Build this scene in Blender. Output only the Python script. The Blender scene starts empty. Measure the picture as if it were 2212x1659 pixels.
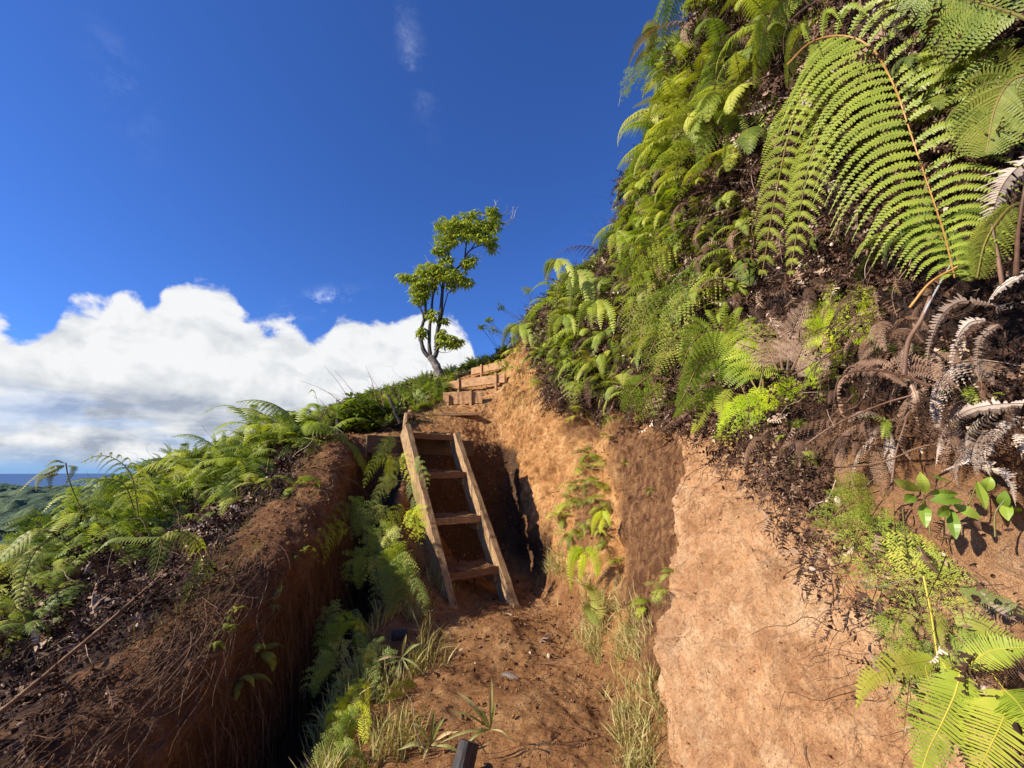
import bpy, math, random
import numpy as np
from mathutils import Vector, Matrix
from mathutils.bvhtree import BVHTree
random.seed(7); RNG = np.random.default_rng(7)
S = bpy.context.scene; COL = S.collection
# ------------------------------------------------------------ camera
PITCH = math.radians(11.5); CP, SP = math.cos(PITCH), math.sin(PITCH); FV = 928.0; EYE = Vector((0, 0, 1.6))
cam = bpy.data.cameras.new('camera'); cam.sensor_width = 36; cam.lens = 36*FV/2212; cam.clip_start = 0.05; cam.clip_end = 200000
co = bpy.data.objects.new('camera', cam); COL.objects.link(co); co.location = EYE; co.rotation_euler = (math.pi/2+PITCH, 0, 0); S.camera = co
def ray(px, py):
    u = (px-1106)/FV; v = (829.5-py)/FV
    return Vector((u, CP-v*SP, SP+v*CP))
def at(px, py, Y):                       # the point of the world at distance Y that is seen at (px, py) of a 2212 px wide picture
    d = ray(px, py); return EYE + d*(Y/d.y)
# ------------------------------------------------------------ noise
def _h(ix, iy, iz, s):
    n = (ix*374761393 + iy*668265263 + iz*2147483647 + s*974711) & 0xffffffff
    n = ((n ^ (n >> 13))*1274126177) & 0xffffffff
    n = ((n ^ (n >> 16))*2246822519) & 0xffffffff
    return ((n ^ (n >> 15)) & 0xffff)/65535.0
def vnoise(p, seed=0):
    p = np.asarray(p, float); i = np.floor(p).astype(np.int64); f = p-i; f = f*f*f*(f*(f*6-15)+10)
    r = 0
    for a in (0, 1):
        for b in (0, 1):
            for c in (0, 1):
                w = (f[..., 0] if a else 1-f[..., 0])*(f[..., 1] if b else 1-f[..., 1])*(f[..., 2] if c else 1-f[..., 2])
                r = r + w*_h(i[..., 0]+a, i[..., 1]+b, i[..., 2]+c, seed)
    return r*2-1
def fbm(p, sc, octv=4, seed=0, gain=.5):
    p = np.asarray(p)*sc; r = 0; a = 1
    for o in range(octv):
        r = r + a*vnoise(p*(2.03**o)+o*17.3, seed+o); a *= gain
    return r
def sstep(a, b, x): t = np.clip((x-a)/(b-a), 0, 1); return t*t*(3-2*t)
# ------------------------------------------------------------ materials
def node(nt, t, **kw):
    n = nt.nodes.new(t)
    for k, v in kw.items():
        if k.startswith('i_'): n.inputs[k[2:].replace('_', ' ')].default_value = v
        else: setattr(n, k, v)
    return n
def newmat(name):
    m = bpy.data.materials.new(name); m.use_nodes = True; nt = m.node_tree; nt.nodes.clear()
    out = nt.nodes.new('ShaderNodeOutputMaterial'); return m, nt, out
def ramp(nt, fac, stops):
    r = nt.nodes.new('ShaderNodeValToRGB'); e = r.color_ramp.elements
    while len(e) < len(stops): e.new(.5)
    for i, (p, c) in enumerate(stops):
        e[i].position = p; e[i].color = (*c, 1)
    nt.links.new(fac, r.inputs[0]); return r.outputs[0]
def mix(nt, fac, a, b, mode='MIX'):
    m = nt.nodes.new('ShaderNodeMix'); m.data_type = 'RGBA'; m.blend_type = mode
    for sock, v in ((m.inputs[0], fac), (m.inputs[6], a), (m.inputs[7], b)):
        if hasattr(v, 'links') or isinstance(v, bpy.types.NodeSocket): nt.links.new(v, sock)
        elif isinstance(v, tuple): sock.default_value = (*v, 1)
        else: sock.default_value = v
    return m.outputs[2]
def mth(nt, op, a, b=None, c=None, clamp=False):
    m = nt.nodes.new('ShaderNodeMath'); m.operation = op; m.use_clamp = clamp
    for i, v in enumerate((a, b, c)):
        if v is None: continue
        if isinstance(v, bpy.types.NodeSocket): nt.links.new(v, m.inputs[i])
        else: m.inputs[i].default_value = v
    return m.outputs[0]
def nz(nt, vec, scale, detail=6, rough=.6, dist=0):
    n = nt.nodes.new('ShaderNodeTexNoise'); n.inputs['Scale'].default_value = scale; n.inputs['Detail'].default_value = detail
    n.inputs['Roughness'].default_value = rough; n.inputs['Distortion'].default_value = dist
    nt.links.new(vec, n.inputs['Vector']); return n.outputs[0]
def vmap(nt, vec, scale):
    m = nt.nodes.new('ShaderNodeMapping'); m.inputs['Scale'].default_value = scale; nt.links.new(vec, m.inputs['Vector']); return m.outputs[0]

def leafmat(name, c0, c1, c2, stemlike=False, trans=.42, rough=.5, sc=9.0):
    if c1[1] > c1[0]: c0, c1, c2 = [(c[0]*1.38, c[1]*1.08, c[2]*1.0) for c in (c0, c1, c2)]
    m, nt, out = newmat(name)
    tc = nt.nodes.new('ShaderNodeTexCoord'); oi = nt.nodes.new('ShaderNodeObjectInfo'); geo = nt.nodes.new('ShaderNodeNewGeometry')
    n = nz(nt, geo.outputs['Position'], sc, 3)
    f = mth(nt, 'ADD', mth(nt, 'MULTIPLY', n, .75), mth(nt, 'MULTIPLY_ADD', oi.outputs['Random'], .5, -.12))
    col = ramp(nt, f, [(.28, c0), (.52, c1), (.8, c2)])
    b = nt.nodes.new('ShaderNodeBsdfPrincipled'); nt.links.new(col, b.inputs['Base Color']); b.inputs['Roughness'].default_value = rough
    b.inputs['Specular IOR Level'].default_value = .35
    if trans > 0:
        t = nt.nodes.new('ShaderNodeBsdfTranslucent'); nt.links.new(mix(nt, 1.0, col, (1.0, 1.0, .45), 'MULTIPLY'), t.inputs['Color'])
        mx = nt.nodes.new('ShaderNodeMixShader'); mx.inputs[0].default_value = trans
        nt.links.new(b.outputs[0], mx.inputs[1]); nt.links.new(t.outputs[0], mx.inputs[2]); nt.links.new(mx.outputs[0], out.inputs[0])
    else: nt.links.new(b.outputs[0], out.inputs[0])
    return m
G_BRIGHT = leafmat('frond_yellow_green', (.18, .31, .03), (.30, .46, .05), (.46, .58, .09))
G_HERO = leafmat('frond_fresh_green', (.25, .38, .05), (.36, .5, .075), (.48, .6, .12), rough=.42)
G_MID = leafmat('frond_green', (.11, .20, .03), (.24, .38, .055), (.44, .55, .10))
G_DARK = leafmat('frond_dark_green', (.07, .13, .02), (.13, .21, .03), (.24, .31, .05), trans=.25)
G_LACE = leafmat('lacy_frond_green', (.16, .27, .05), (.28, .42, .08), (.45, .55, .13))
G_YEL = leafmat('frond_yellowing', (.2, .22, .02), (.34, .34, .03), (.42, .3, .04))
G_LIME = leafmat('frond_lime', (.27, .46, .015), (.4, .6, .02), (.54, .66, .04))
D_BROWN = leafmat('dead_frond_brown', (.05, .024, .013), (.135, .068, .036), (.27, .155, .085), trans=.1, rough=.7)
D_PINK = leafmat('dead_frond_pinkish', (.17, .09, .05), (.31, .185, .115), (.46, .31, .21), trans=.1, rough=.7)
D_PALE = leafmat('dead_frond_pale', (.24, .17, .12), (.46, .36, .28), (.66, .56, .46), trans=.1, rough=.7)
STEM = leafmat('fern_stalk', (.14, .12, .03), (.22, .17, .04), (.3, .2, .06), trans=0)
STEM_O = leafmat('fern_stalk_orange', (.4, .19, .05), (.5, .26, .07), (.55, .32, .1), trans=0)
STEM_Y = leafmat('fern_stalk_yellow', (.26, .28, .03), (.36, .38, .05), (.45, .44, .08), trans=0)
STEM_D = leafmat('dead_stalk', (.1, .05, .03), (.2, .11, .07), (.3, .18, .12), trans=0)
GRASSM = leafmat('grass_blade', (.14, .17, .04), (.32, .33, .11), (.55, .47, .24), trans=.3)
GRASSG = leafmat('grass_blade_green', (.16, .22, .06), (.3, .36, .13), (.5, .46, .24), trans=.3)
TLEAF = leafmat('tree_leaf', (.1, .18, .02), (.22, .35, .035), (.38, .5, .07), trans=.25, rough=.35)
SHRUB = leafmat('broad_leaf_green', (.12, .24, .03), (.2, .36, .05), (.33, .46, .09), trans=.3, rough=.35)
ROOTM = leafmat('root', (.1, .05, .025), (.2, .11, .06), (.36, .22, .12), trans=0, rough=.8)
TWIGP = leafmat('dead_twig_grey', (.22, .2, .2), (.32, .3, .29), (.42, .4, .4), trans=0, rough=.8)

def littermat():
    m, nt, out = newmat('dead_litter')
    at_ = node(nt, 'ShaderNodeAttribute', attribute_name='tint')
    geo = nt.nodes.new('ShaderNodeNewGeometry'); n = nz(nt, geo.outputs['Position'], 40, 2)
    f = mth(nt, 'MULTIPLY_ADD', n, .3, mth(nt, 'SUBTRACT', at_.outputs['Fac'], .15))
    col = ramp(nt, f, [(.0, (.015, .008, .005)), (.35, (.06, .029, .018)), (.6, (.155, .082, .05)), (.82, (.38, .25, .165)), (1, (.66, .51, .38))])
    b = nt.nodes.new('ShaderNodeBsdfPrincipled'); nt.links.new(col, b.inputs['Base Color']); b.inputs['Roughness'].default_value = .75
    b.inputs['Specular IOR Level'].default_value = .15
    nt.links.new(b.outputs[0], out.inputs[0]); return m
LITTER = littermat()

def bumpchain(nt, bsdf, pairs):
    prev = None
    for h, dist, st in pairs:
        b = nt.nodes.new('ShaderNodeBump'); b.inputs['Distance'].default_value = dist; b.inputs['Strength'].default_value = st
        nt.links.new(h, b.inputs['Height'])
        if prev: nt.links.new(prev, b.inputs['Normal'])
        prev = b.outputs[0]
    nt.links.new(prev, bsdf.inputs['Normal'])

def soilmat():
    m, nt, out = newmat('hillside_soil')
    geo = nt.nodes.new('ShaderNodeNewGeometry'); P = geo.outputs['Position']
    a = node(nt, 'ShaderNodeAttribute', attribute_name='soil'); sep = nt.nodes.new('ShaderNodeSeparateColor'); nt.links.new(a.outputs['Color'], sep.inputs[0])
    clay, humus_shade, stain = sep.outputs[0], sep.outputs[1], sep.outputs[2]
    a2 = node(nt, 'ShaderNodeAttribute', attribute_name='soil2'); sep2 = nt.nodes.new('ShaderNodeSeparateColor'); nt.links.new(a2.outputs['Color'], sep2.inputs[0])
    pink = sep2.outputs[0]
    big = nz(nt, P, 1.6, 5, .6, .4); med = nz(nt, P, 9, 6, .65); fine = nz(nt, P, 75, 4, .7); vf = nz(nt, P, 260, 2, .7)
    streak = nz(nt, vmap(nt, P, (9, 9, 1.3)), 2.2, 6, .65, .5)
    f1 = mth(nt, 'ADD', mth(nt, 'MULTIPLY', big, .45), mth(nt, 'MULTIPLY', med, .55))
    tan = ramp(nt, f1, [(.34, (.37, .16, .055)), (.5, (.55, .275, .095)), (.64, (.71, .43, .18))])
    pk = ramp(nt, f1, [(.34, (.46, .225, .10)), (.5, (.63, .35, .17)), (.66, (.78, .51, .29))])
    cc = mix(nt, pink, tan, pk)
    spk = ramp(nt, fine, [(.33, (.5, .44, .4)), (.45, (.9, .88, .86)), (.6, (1.0, 1.0, 1.0)), (.74, (1.3, 1.34, 1.38))])
    vo = nt.nodes.new('ShaderNodeTexVoronoi'); vo.feature = 'DISTANCE_TO_EDGE'; vo.inputs['Scale'].default_value = 5.5; wv = nt.nodes.new('ShaderNodeVectorMath'); wv.operation = 'MULTIPLY_ADD'; nz3 = nt.nodes.new('ShaderNodeTexNoise'); nz3.inputs['Scale'].default_value = 7; nt.links.new(P, nz3.inputs['Vector']); nt.links.new(nz3.outputs['Color'], wv.inputs[0]); wv.inputs[1].default_value = (.25, .25, .25); nt.links.new(P, wv.inputs[2]); nt.links.new(wv.outputs[0], vo.inputs['Vector'])
    crack = mth(nt, 'MULTIPLY', ramp(nt, vo.outputs['Distance'], [(.0, (1, 1, 1)), (.022, (0, 0, 0))]), ramp(nt, nz(nt, P, 2.3, 3), [(.5, (0, 0, 0)), (.62, (1, 1, 1))]))
    patch = ramp(nt, nz(nt, P, 4.2, 5, .6, .6), [(.38, (.72, .66, .62)), (.5, (1, 1, 1)), (.62, (1.14, 1.16, 1.18))])
    cc = mix(nt, .8, cc, spk, 'MULTIPLY'); cc = mix(nt, .8, cc, patch, 'MULTIPLY'); cc = mix(nt, mth(nt, 'MULTIPLY', crack, .75), cc, (.12, .05, .025))
    st = ramp(nt, streak, [(.38, (.12, .05, .025)), (.52, (.24, .115, .05)), (.68, (.38, .21, .09))])
    cc = mix(nt, stain, cc, mix(nt, .7, st, spk, 'MULTIPLY'))
    dirt = ramp(nt, mth(nt, 'ADD', mth(nt, 'MULTIPLY', med, .6), mth(nt, 'MULTIPLY', big, .4)), [(.35, (.14, .058, .024)), (.5, (.26, .118, .048)), (.66, (.40, .21, .095))])
    dirt = mix(nt, .8, dirt, ramp(nt, fine, [(.36, (.5, .45, .42)), (.5, (1, 1, 1)), (.7, (1.45, 1.4, 1.35))]), 'MULTIPLY')
    cc = mix(nt, clay, dirt, cc)
    hum = ramp(nt, fine, [(.35, (.018, .01, .008)), (.6, (.06, .034, .024)), (.8, (.13, .08, .055))])  # dark humus colour, also used where shade is painted on the soil
    cc = mix(nt, humus_shade, cc, hum)
    b = nt.nodes.new('ShaderNodeBsdfPrincipled'); nt.links.new(cc, b.inputs['Base Color']); b.inputs['Roughness'].default_value = .85
    b.inputs['Specular IOR Level'].default_value = .2
    bumpchain(nt, b, [(streak, .04, .6), (med, .05, .8), (mth(nt, 'SUBTRACT', 1.0, crack), .01, .8), (fine, .02, .9), (vf, .005, .8)])
    nt.links.new(b.outputs[0], out.inputs[0]); return m
SOIL = soilmat()

def woodmat(name, c0, c1, c2, ax=(1, 14, 14), mud=.7):
    m, nt, out = newmat(name)
    tc = nt.nodes.new('ShaderNodeTexCoord'); O = tc.outputs['Object']; geo = nt.nodes.new('ShaderNodeNewGeometry'); P = geo.outputs['Position']
    g = nz(nt, vmap(nt, O, ax), 6, 6, .65, .8); n = nz(nt, P, 7, 5)
    col = ramp(nt, g, [(.32, c0), (.5, c1), (.68, c2)])
    mudf = ramp(nt, nz(nt, P, 11, 6, .7), [(.48, (0, 0, 0)), (.62, (mud, mud, mud))])
    col = mix(nt, mudf, col, (.2, .095, .045))
    b = nt.nodes.new('ShaderNodeBsdfPrincipled'); nt.links.new(col, b.inputs['Base Color']); b.inputs['Roughness'].default_value = .75
    bumpchain(nt, b, [(g, .006, .7), (nz(nt, P, 120, 3), .003, .5)])
    nt.links.new(b.outputs[0], out.inputs[0]); return m
WOOD = woodmat('weathered_timber', (.2, .105, .045), (.36, .22, .1), (.52, .36, .19))
WOOD_D = woodmat('muddy_timber', (.1, .045, .02), (.19, .09, .04), (.3, .16, .075), mud=.85)
WOOD_O = woodmat('orange_timber', (.3, .14, .055), (.44, .23, .09), (.56, .34, .16), mud=.6)
WOOD_SHADE = woodmat('shade_darkened_timber', (.05, .03, .015), (.09, .055, .03), (.14, .09, .05), mud=.3)  # darker timber, the plank's shade put into its colour
BLACKP = woodmat('blackened_post', (.012, .011, .013), (.028, .026, .028), (.06, .055, .055), mud=.18)
BARK = woodmat('dark_bark', (.02, .014, .012), (.045, .032, .026), (.1, .08, .065), ax=(5, 5, 2), mud=0)
BARK_P = woodmat('pale_bark', (.06, .045, .036), (.16, .13, .105), (.38, .32, .27), ax=(3, 3, 1.5), mud=0)
ROPE = woodmat('dirty_rope', (.16, .08, .035), (.28, .15, .07), (.4, .24, .12), ax=(30, 30, 30), mud=.3)
STONE = woodmat('grey_stone', (.12, .1, .09), (.2, .17, .15), (.3, .27, .24), ax=(8, 8, 8), mud=.3)

# ------------------------------------------------------------ mesh helpers
def link(name, me, mats, parent=None):
    o = bpy.data.objects.new(name, me); COL.objects.link(o)
    for m in (mats if isinstance(mats, (list, tuple)) else [mats]): 
        if m.name not in [x.name for x in me.materials if x]: me.materials.append(m)
    if parent: o.parent = parent
    return o
def tag(o, label=None, cat=None, group=None, kind=None):
    if label: o['label'] = label
    if cat: o['category'] = cat
    if group: o['group'] = group
    if kind: o['kind'] = kind
    return o
def empty(name, loc, label, cat, group=None):
    o = bpy.data.objects.new(name, None); COL.objects.link(o); o.location = loc; o.empty_display_size = .1
    return tag(o, label, cat, group)
def mesh_np(name, V, F, smooth=False, midx=None):           # F: (n,4) quads
    V = np.ascontiguousarray(V, np.float32); F = np.ascontiguousarray(F, np.int32)
    me = bpy.data.meshes.new(name); me.vertices.add(len(V)); me.vertices.foreach_set('co', V.ravel())
    k = F.shape[1]; me.loops.add(F.size); me.loops.foreach_set('vertex_index', F.ravel())
    me.polygons.add(len(F)); me.polygons.foreach_set('loop_start', np.arange(0, F.size, k, dtype=np.int32)); me.polygons.foreach_set('loop_total', np.full(len(F), k, np.int32))
    me.polygons.foreach_set('use_smooth', np.full(len(F), smooth))
    if midx is not None: me.polygons.foreach_set('material_index', np.asarray(midx, np.int32))
    me.update(calc_edges=True); return me
class Geo:
    def __init__(s): s.V = []; s.F = []; s.M = []; s.n = 0
    def add(s, V, F, m=0):
        V = np.asarray(V, float).reshape(-1, 3); F = np.asarray(F, int).reshape(-1, 4)
        s.V.append(V); s.F.append(F+s.n); s.M.append(np.full(len(F), m)); s.n += len(V); return s
    def arr(s): return np.concatenate(s.V), np.concatenate(s.F), np.concatenate(s.M)
    def mesh(s, name, smooth=False): V, F, M = s.arr(); return mesh_np(name, V, F, smooth, M)
def nrm(a): a = np.asarray(a, float); return a/np.maximum(np.linalg.norm(a, axis=-1, keepdims=True), 1e-9)
def catmull(pts, n):
    P = np.asarray(pts, float); P = np.vstack([2*P[0]-P[1], P, 2*P[-1]-P[-2]]); m = len(P)-3
    t = np.linspace(0, m-1e-6, n); i = t.astype(int); f = (t-i)[:, None]
    a, b, c, d = P[i], P[i+1], P[i+2], P[i+3]
    return .5*(2*b+(c-a)*f+(2*a-5*b+4*c-d)*f*f+(3*b-a-3*c+d)*f**3)
def tube(g, pts, r0, r1=None, k=5, m=0, wob=0):
    P = np.asarray(pts, float); n = len(P); r1 = r0 if r1 is None else r1
    T = nrm(np.gradient(P, axis=0)); up = np.array([0.13, .31, .94]) if abs(T[0, 2]) < .9 else np.array([1., .1, 0])
    A = nrm(np.cross(T, up)); B = np.cross(T, A); r = np.linspace(r0, r1, n) if np.isscalar(r0) else np.asarray(r0)
    th = np.arange(k)/k*2*np.pi; rr = r[:, None]*(1+wob*RNG.normal(size=(n, k)))
    V = P[:, None]+rr[..., None]*(np.cos(th)[None, :, None]*A[:, None]+np.sin(th)[None, :, None]*B[:, None])
    idx = np.arange(n*k).reshape(n, k); q = np.stack([idx[:-1], np.roll(idx[:-1], -1, 1), np.roll(idx[1:], -1, 1), idx[1:]], -1).reshape(-1, 4)
    g.add(V, q, m)
    if k >= 4:                                   # caps
        n0 = g.n-n*k
        for row in (idx[0], idx[-1]):
            c = g.n; g.add([V.reshape(-1, 3)[row].mean(0)], np.zeros((0, 4), int), m); base = n0
            g.F.append(np.array([[c, base+row[j], base+row[(j+1) % k], c] for j in range(k)])); g.M.append(np.full(k, m))
def tubeobj(name, pts, r0, r1, mat, parent=None, k=6, wob=0, smooth=True):
    g = Geo(); tube(g, pts, r0, r1, k, 0, wob); V, F, M = g.arr()
    # degenerate quads (caps) -> mixed mesh
    me = bpy.data.meshes.new(name); me.from_pydata(V.tolist(), [], [[f[0], f[1], f[2]] if f[3] == f[0] else list(f) for f in F.tolist()])
    if smooth:
        for p in me.polygons: p.use_smooth = True
    return link(name, me, mat, parent)
def board(name, a, b, up, thick, mat, parent=None, bev=.004, nseg=10, warp=.004):
    """plank from point a to b (centre line), 'up' = vector of its width, 'thick' = vector of its thickness"""
    a, b, up, thick = [np.array(v, float) for v in (a, b, up, thick)]
    L = b-a; l = np.linalg.norm(L); wu = np.linalg.norm(up); wt = np.linalg.norm(thick)
    ex, ez, ey = L/l, up/wu, thick/wt
    hu, ht = wu/2, wt/2; c = min(bev, ht*.4)
    prof = [(-hu+c, -ht), (hu-c, -ht), (hu, -ht+c), (hu, ht-c), (hu-c, ht), (-hu+c, ht), (-hu, ht-c), (-hu, -ht+c)]
    V = []; 
    for i in range(nseg+1):
        t = i/nseg; s = t*l; e = 0
        if i == 0: s += 0
        jw = RNG.normal(size=(8, 2))*warp*.35
        for j, (pu, pt) in enumerate(prof):
            V.append((s-l/2+ (RNG.normal()*warp*.4 if i in (0, nseg) else 0), pt+jw[j, 0], pu+jw[j, 1]))
    F = []
    for i in range(nseg):
        for j in range(8): F.append([i*8+j, i*8+(j+1) % 8, i*8+8+(j+1) % 8, i*8+8+j])
    F.append(list(range(7, -1, -1))); F.append([nseg*8+j for j in range(8)])
    me = bpy.data.meshes.new(name); me.from_pydata(V, [], F)
    o = link(name, me, mat, parent); c0 = (a+b)/2
    M = Matrix(((ex[0], ey[0], ez[0], c0[0]), (ex[1], ey[1], ez[1], c0[1]), (ex[2], ey[2], ez[2], c0[2]), (0, 0, 0, 1)))
    if parent: M = Matrix.Translation(-parent.location) @ M
    o.matrix_basis = M
    return o

# ------------------------------------------------------------ terrain
# columns: 0-3 left flank, 4 crest of the spur, 5 its edge, 6-8 gully, 9-12 path, 13 foot of the cut bank, 16 its lip, 17-19 slope above, 20-21 behind
ST = [
(-3.0, [(-25,-14),(-12,-6),(-5,-2),(-3.2,-1),(-2.6,-.9),(-2.15,-.95),(-1.95,-1.3),(-1.75,-1.6),(-1.45,-1.6),(-1.2,-.7),(-.8,-.45),(0,-.4),(.7,-.4),(.95,-.35),(1.1,0),(1.25,.3),(1.45,.7),(2.0,1.7),(2.3,2.8),(2.5,4.5),(3.6,6.3),(9,8)]),
(0.5, [(-25,-13),(-12,-5),(-5,-1.3),(-3.0,-.25),(-2.5,-.15),(-2.0,-.2),(-2.0,-.7),(-1.95,-1.9),(-1.4,-1.9),(-1.15,-.3),(-.8,-.08),(-.1,-.03),(.7,0),(.88,.02),(1.0,.25),(1.12,.5),(1.25,.75),(1.8,1.6),(2.15,2.8),(2.4,4.6),(3.5,6.6),(9,8.5)]),
(1.6, [(-25,-12),(-12,-4.5),(-5,-.8),(-3.0,.1),(-2.22,.3),(-1.76,.2),(-1.66,-.25),(-1.55,-.75),(-1.35,-.75),(-1.18,-.2),(-.85,0),(-.15,.0),(.55,.0),(.8,.02),(.95,.3),(1.1,.55),(1.28,.8),(1.75,1.35),(2.0,2.4),(2.25,4.4),(3.2,6.9),(9,9)]),
(2.4, [(-25,-12),(-12,-4.2),(-4.8,-.15),(-2.95,.15),(-2.2,.53),(-1.74,.4),(-1.64,-.05),(-1.53,-.6),(-1.35,-.6),(-1.2,-.15),(-.9,.02),(-.2,.03),(.5,.0),(.74,.04),(1.0,.55),(1.25,1.0),(1.5,1.35),(1.8,1.9),(1.95,2.9),(2.05,4.8),(2.9,7.2),(9,9)]),
(3.2, [(-25,-12),(-12,-4),(-4.8,.25),(-3.05,.4),(-2.2,.9),(-1.72,.76),(-1.62,.15),(-1.52,-.45),(-1.36,-.45),(-1.2,.08),(-.9,.1),(-.2,.08),(.5,.04),(.78,.1),(1.05,.75),(1.35,1.3),(1.7,1.75),(1.85,2.3),(1.9,3.3),(1.95,5.2),(2.7,7.6),(9,9)]),
(4.0, [(-25,-11),(-12,-3.8),(-5.0,.55),(-3.2,.68),(-2.22,1.26),(-1.76,1.1),(-1.66,.4),(-1.56,-.3),(-1.42,-.3),(-1.22,.3),(-.92,.2),(-.2,.12),(.5,.08),(.74,.16),(1.05,.85),(1.4,1.5),(1.78,2.05),(1.85,2.5),(1.85,3.6),(1.85,5.5),(2.6,7.8),(9,9)]),
(4.8, [(-25,-11),(-12,-3.6),(-5.3,.85),(-3.3,1.05),(-2.3,1.62),(-1.82,1.46),(-1.72,.7),(-1.62,0),(-1.5,-.05),(-1.3,.65),(-1.0,.45),(-.3,.16),(.4,.12),(.62,.2),(.85,.9),(1.15,1.6),(1.6,2.25),(1.75,2.8),(1.78,3.8),(1.82,5.6),(2.6,7.2),(9,9)]),
(5.5, [(-25,-11),(-12,-3.4),(-5.6,.95),(-3.7,1.38),(-2.5,1.95),(-2.05,1.9),(-1.98,1.2),(-1.84,.3),(-1.63,.7),(-1.44,1.5),(-1.16,.95),(-.5,.26),(.25,.18),(.45,.27),(.58,.95),(.88,1.75),(1.38,2.4),(1.6,3.0),(1.7,3.9),(1.8,5.3),(2.6,6.6),(9,8.5)]),
(6.0, [(-25,-11),(-12,-3.3),(-5.9,.8),(-3.9,1.75),(-2.6,2.0),(-2.1,1.98),(-1.98,1.3),(-1.8,1.3),(-1.58,1.75),(-1.34,1.85),(-1.0,1.3),(-.55,.4),(-.08,.28),(.1,.3),(.18,.95),(.36,1.75),(.85,2.5),(1.35,3.1),(1.6,3.95),(1.75,5.2),(2.6,6.4),(9,8.2)], {4:-.25,5:-.2,6:-.18,7:-.08,8:.06,9:.22,10:.46,11:.75,12:1.02,13:.85,14:.7,15:.45,16:.3}),
(6.2, [(-25,-11),(-12,-3.3),(-6,.9),(-4,1.8),(-2.7,2.02),(-2.25,2.05),(-1.97,1.98),(-1.77,1.95),(-1.55,1.95),(-1.3,1.95),(-.95,1.93),(-.55,1.9),(-.12,1.85),(.02,1.88),(.08,1.95),(.2,2.15),(.58,2.6),(1.1,3.2),(1.45,4.0),(1.7,5.1),(2.6,6.3),(9,8)], {4:-.3,5:-.3,6:-.28,7:-.15,8:0,9:.2,10:.43,11:.72,12:1.0,13:.88,14:.82,15:.7,16:.5,17:.2}),
(6.6, [(-25,-11),(-12,-3.2),(-6.2,1.1),(-4.2,1.95),(-3,2.15),(-2.4,2.15),(-2.05,2.15),(-1.8,2.15),(-1.55,2.17),(-1.3,2.2),(-1.0,2.22),(-.6,2.25),(-.22,2.3),(-.06,2.35),(.1,2.45),(.4,2.75),(.75,3.0),(1.1,3.5),(1.35,4.2),(1.7,5.1),(2.6,6.1),(9,8)], {7:0,8:.1,9:.25,10:.42,11:.62,12:.8,13:.78,14:.65,15:.5,16:.35,17:.1}),
(7.4, [(-25,-11),(-12,-3.1),(-6.4,1.2),(-4.3,2.0),(-3.1,2.25),(-2.5,2.4),(-2.1,2.5),(-1.85,2.56),(-1.6,2.58),(-1.35,2.6),(-1.0,2.6),(-.7,2.6),(-.45,2.62),(-.3,2.7),(-.1,2.85),(.2,3.1),(.55,3.4),(.85,3.9),(1.1,4.6),(1.45,5.2),(2.6,6.0),(9,7.5)], {10:.05,11:.15,12:.3,13:.3,14:.25,15:.15,16:.1}),
(8.0, [(-25,-11),(-12,-3.1),(-6.5,1.3),(-4.3,2.2),(-3.1,2.5),(-2.4,2.7),(-1.9,2.78),(-1.6,2.8),(-1.35,2.82),(-1.1,2.85),(-.8,2.9),(-.55,2.95),(-.35,3.0),(-.2,3.15),(0,3.35),(.2,3.6),(.45,3.9),(.7,4.4),(.95,4.9),(1.3,5.4),(2.6,5.9),(9,7)]),
(8.8, [(-25,-11),(-12,-3.1),(-6.5,1.4),(-4.2,2.5),(-3.1,2.9),(-2.4,2.95),(-1.9,3.1),(-1.6,3.2),(-1.35,3.26),(-1.1,3.3),(-.8,3.34),(-.5,3.4),(-.2,3.55),(-.02,3.72),(.1,3.95),(.25,4.25),(.4,4.55),(.55,4.85),(.8,5.1),(1.3,5.3),(2.6,5.6),(9,6.5)]),
(9.6, [(-25,-11),(-12,-3.1),(-6.5,1.4),(-4.2,2.7),(-3.1,3.2),(-2.4,3.3),(-1.9,3.45),(-1.6,3.52),(-1.35,3.56),(-1.1,3.62),(-.8,3.68),(-.5,3.78),(-.2,3.98),(.0,4.2),(.1,4.4),(.2,4.6),(.35,4.8),(.5,4.95),(.8,5.1),(1.4,5.2),(2.6,5.3),(9,6)]),
(11.0, [(-25,-11),(-12,-3.1),(-6.5,1.2),(-4.5,2.7),(-3.3,3.4),(-2.6,3.8),(-2.1,4.0),(-1.8,4.1),(-1.5,4.2),(-1.2,4.3),(-.9,4.4),(-.6,4.5),(-.3,4.6),(-.1,4.7),(.1,4.8),(.3,4.9),(.5,4.9),(.8,4.9),(1.3,4.9),(1.8,4.9),(3,4.8),(9,5)]),
(14.0, [(-25,-13),(-12,-5),(-7,-.5),(-5,1.6),(-4,2.2),(-3.2,2.6),(-2.6,2.8),(-2.2,2.9),(-1.8,3),(-1.4,3.1),(-1,3.2),(-.7,3.3),(-.4,3.4),(-.1,3.4),(.2,3.4),(.5,3.4),(.8,3.4),(1.2,3.4),(1.8,3.4),(2.4,3.3),(4,3),(9,3)]),
(24.0, [(-28,-20),(-16,-14),(-11,-10),(-8,-7),(-7,-6),(-6,-5.5),(-5,-5),(-4,-5),(-3.5,-5),(-3,-5),(-2.5,-5),(-2,-5),(-1.5,-5),(-1,-5),(-.5,-5),(0,-5),(1,-5),(2,-5),(3,-5),(4,-5),(6,-5),(10,-5)])]
NC = 22
ctrl = np.zeros((len(ST), NC, 3))
for i, s in enumerate(ST):
    dy = s[2] if len(s) > 2 else {}
    for j, (x, z) in enumerate(s[1]): ctrl[i, j] = (x, s[0]+dy.get(j, 0), z)
K = 24
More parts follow.
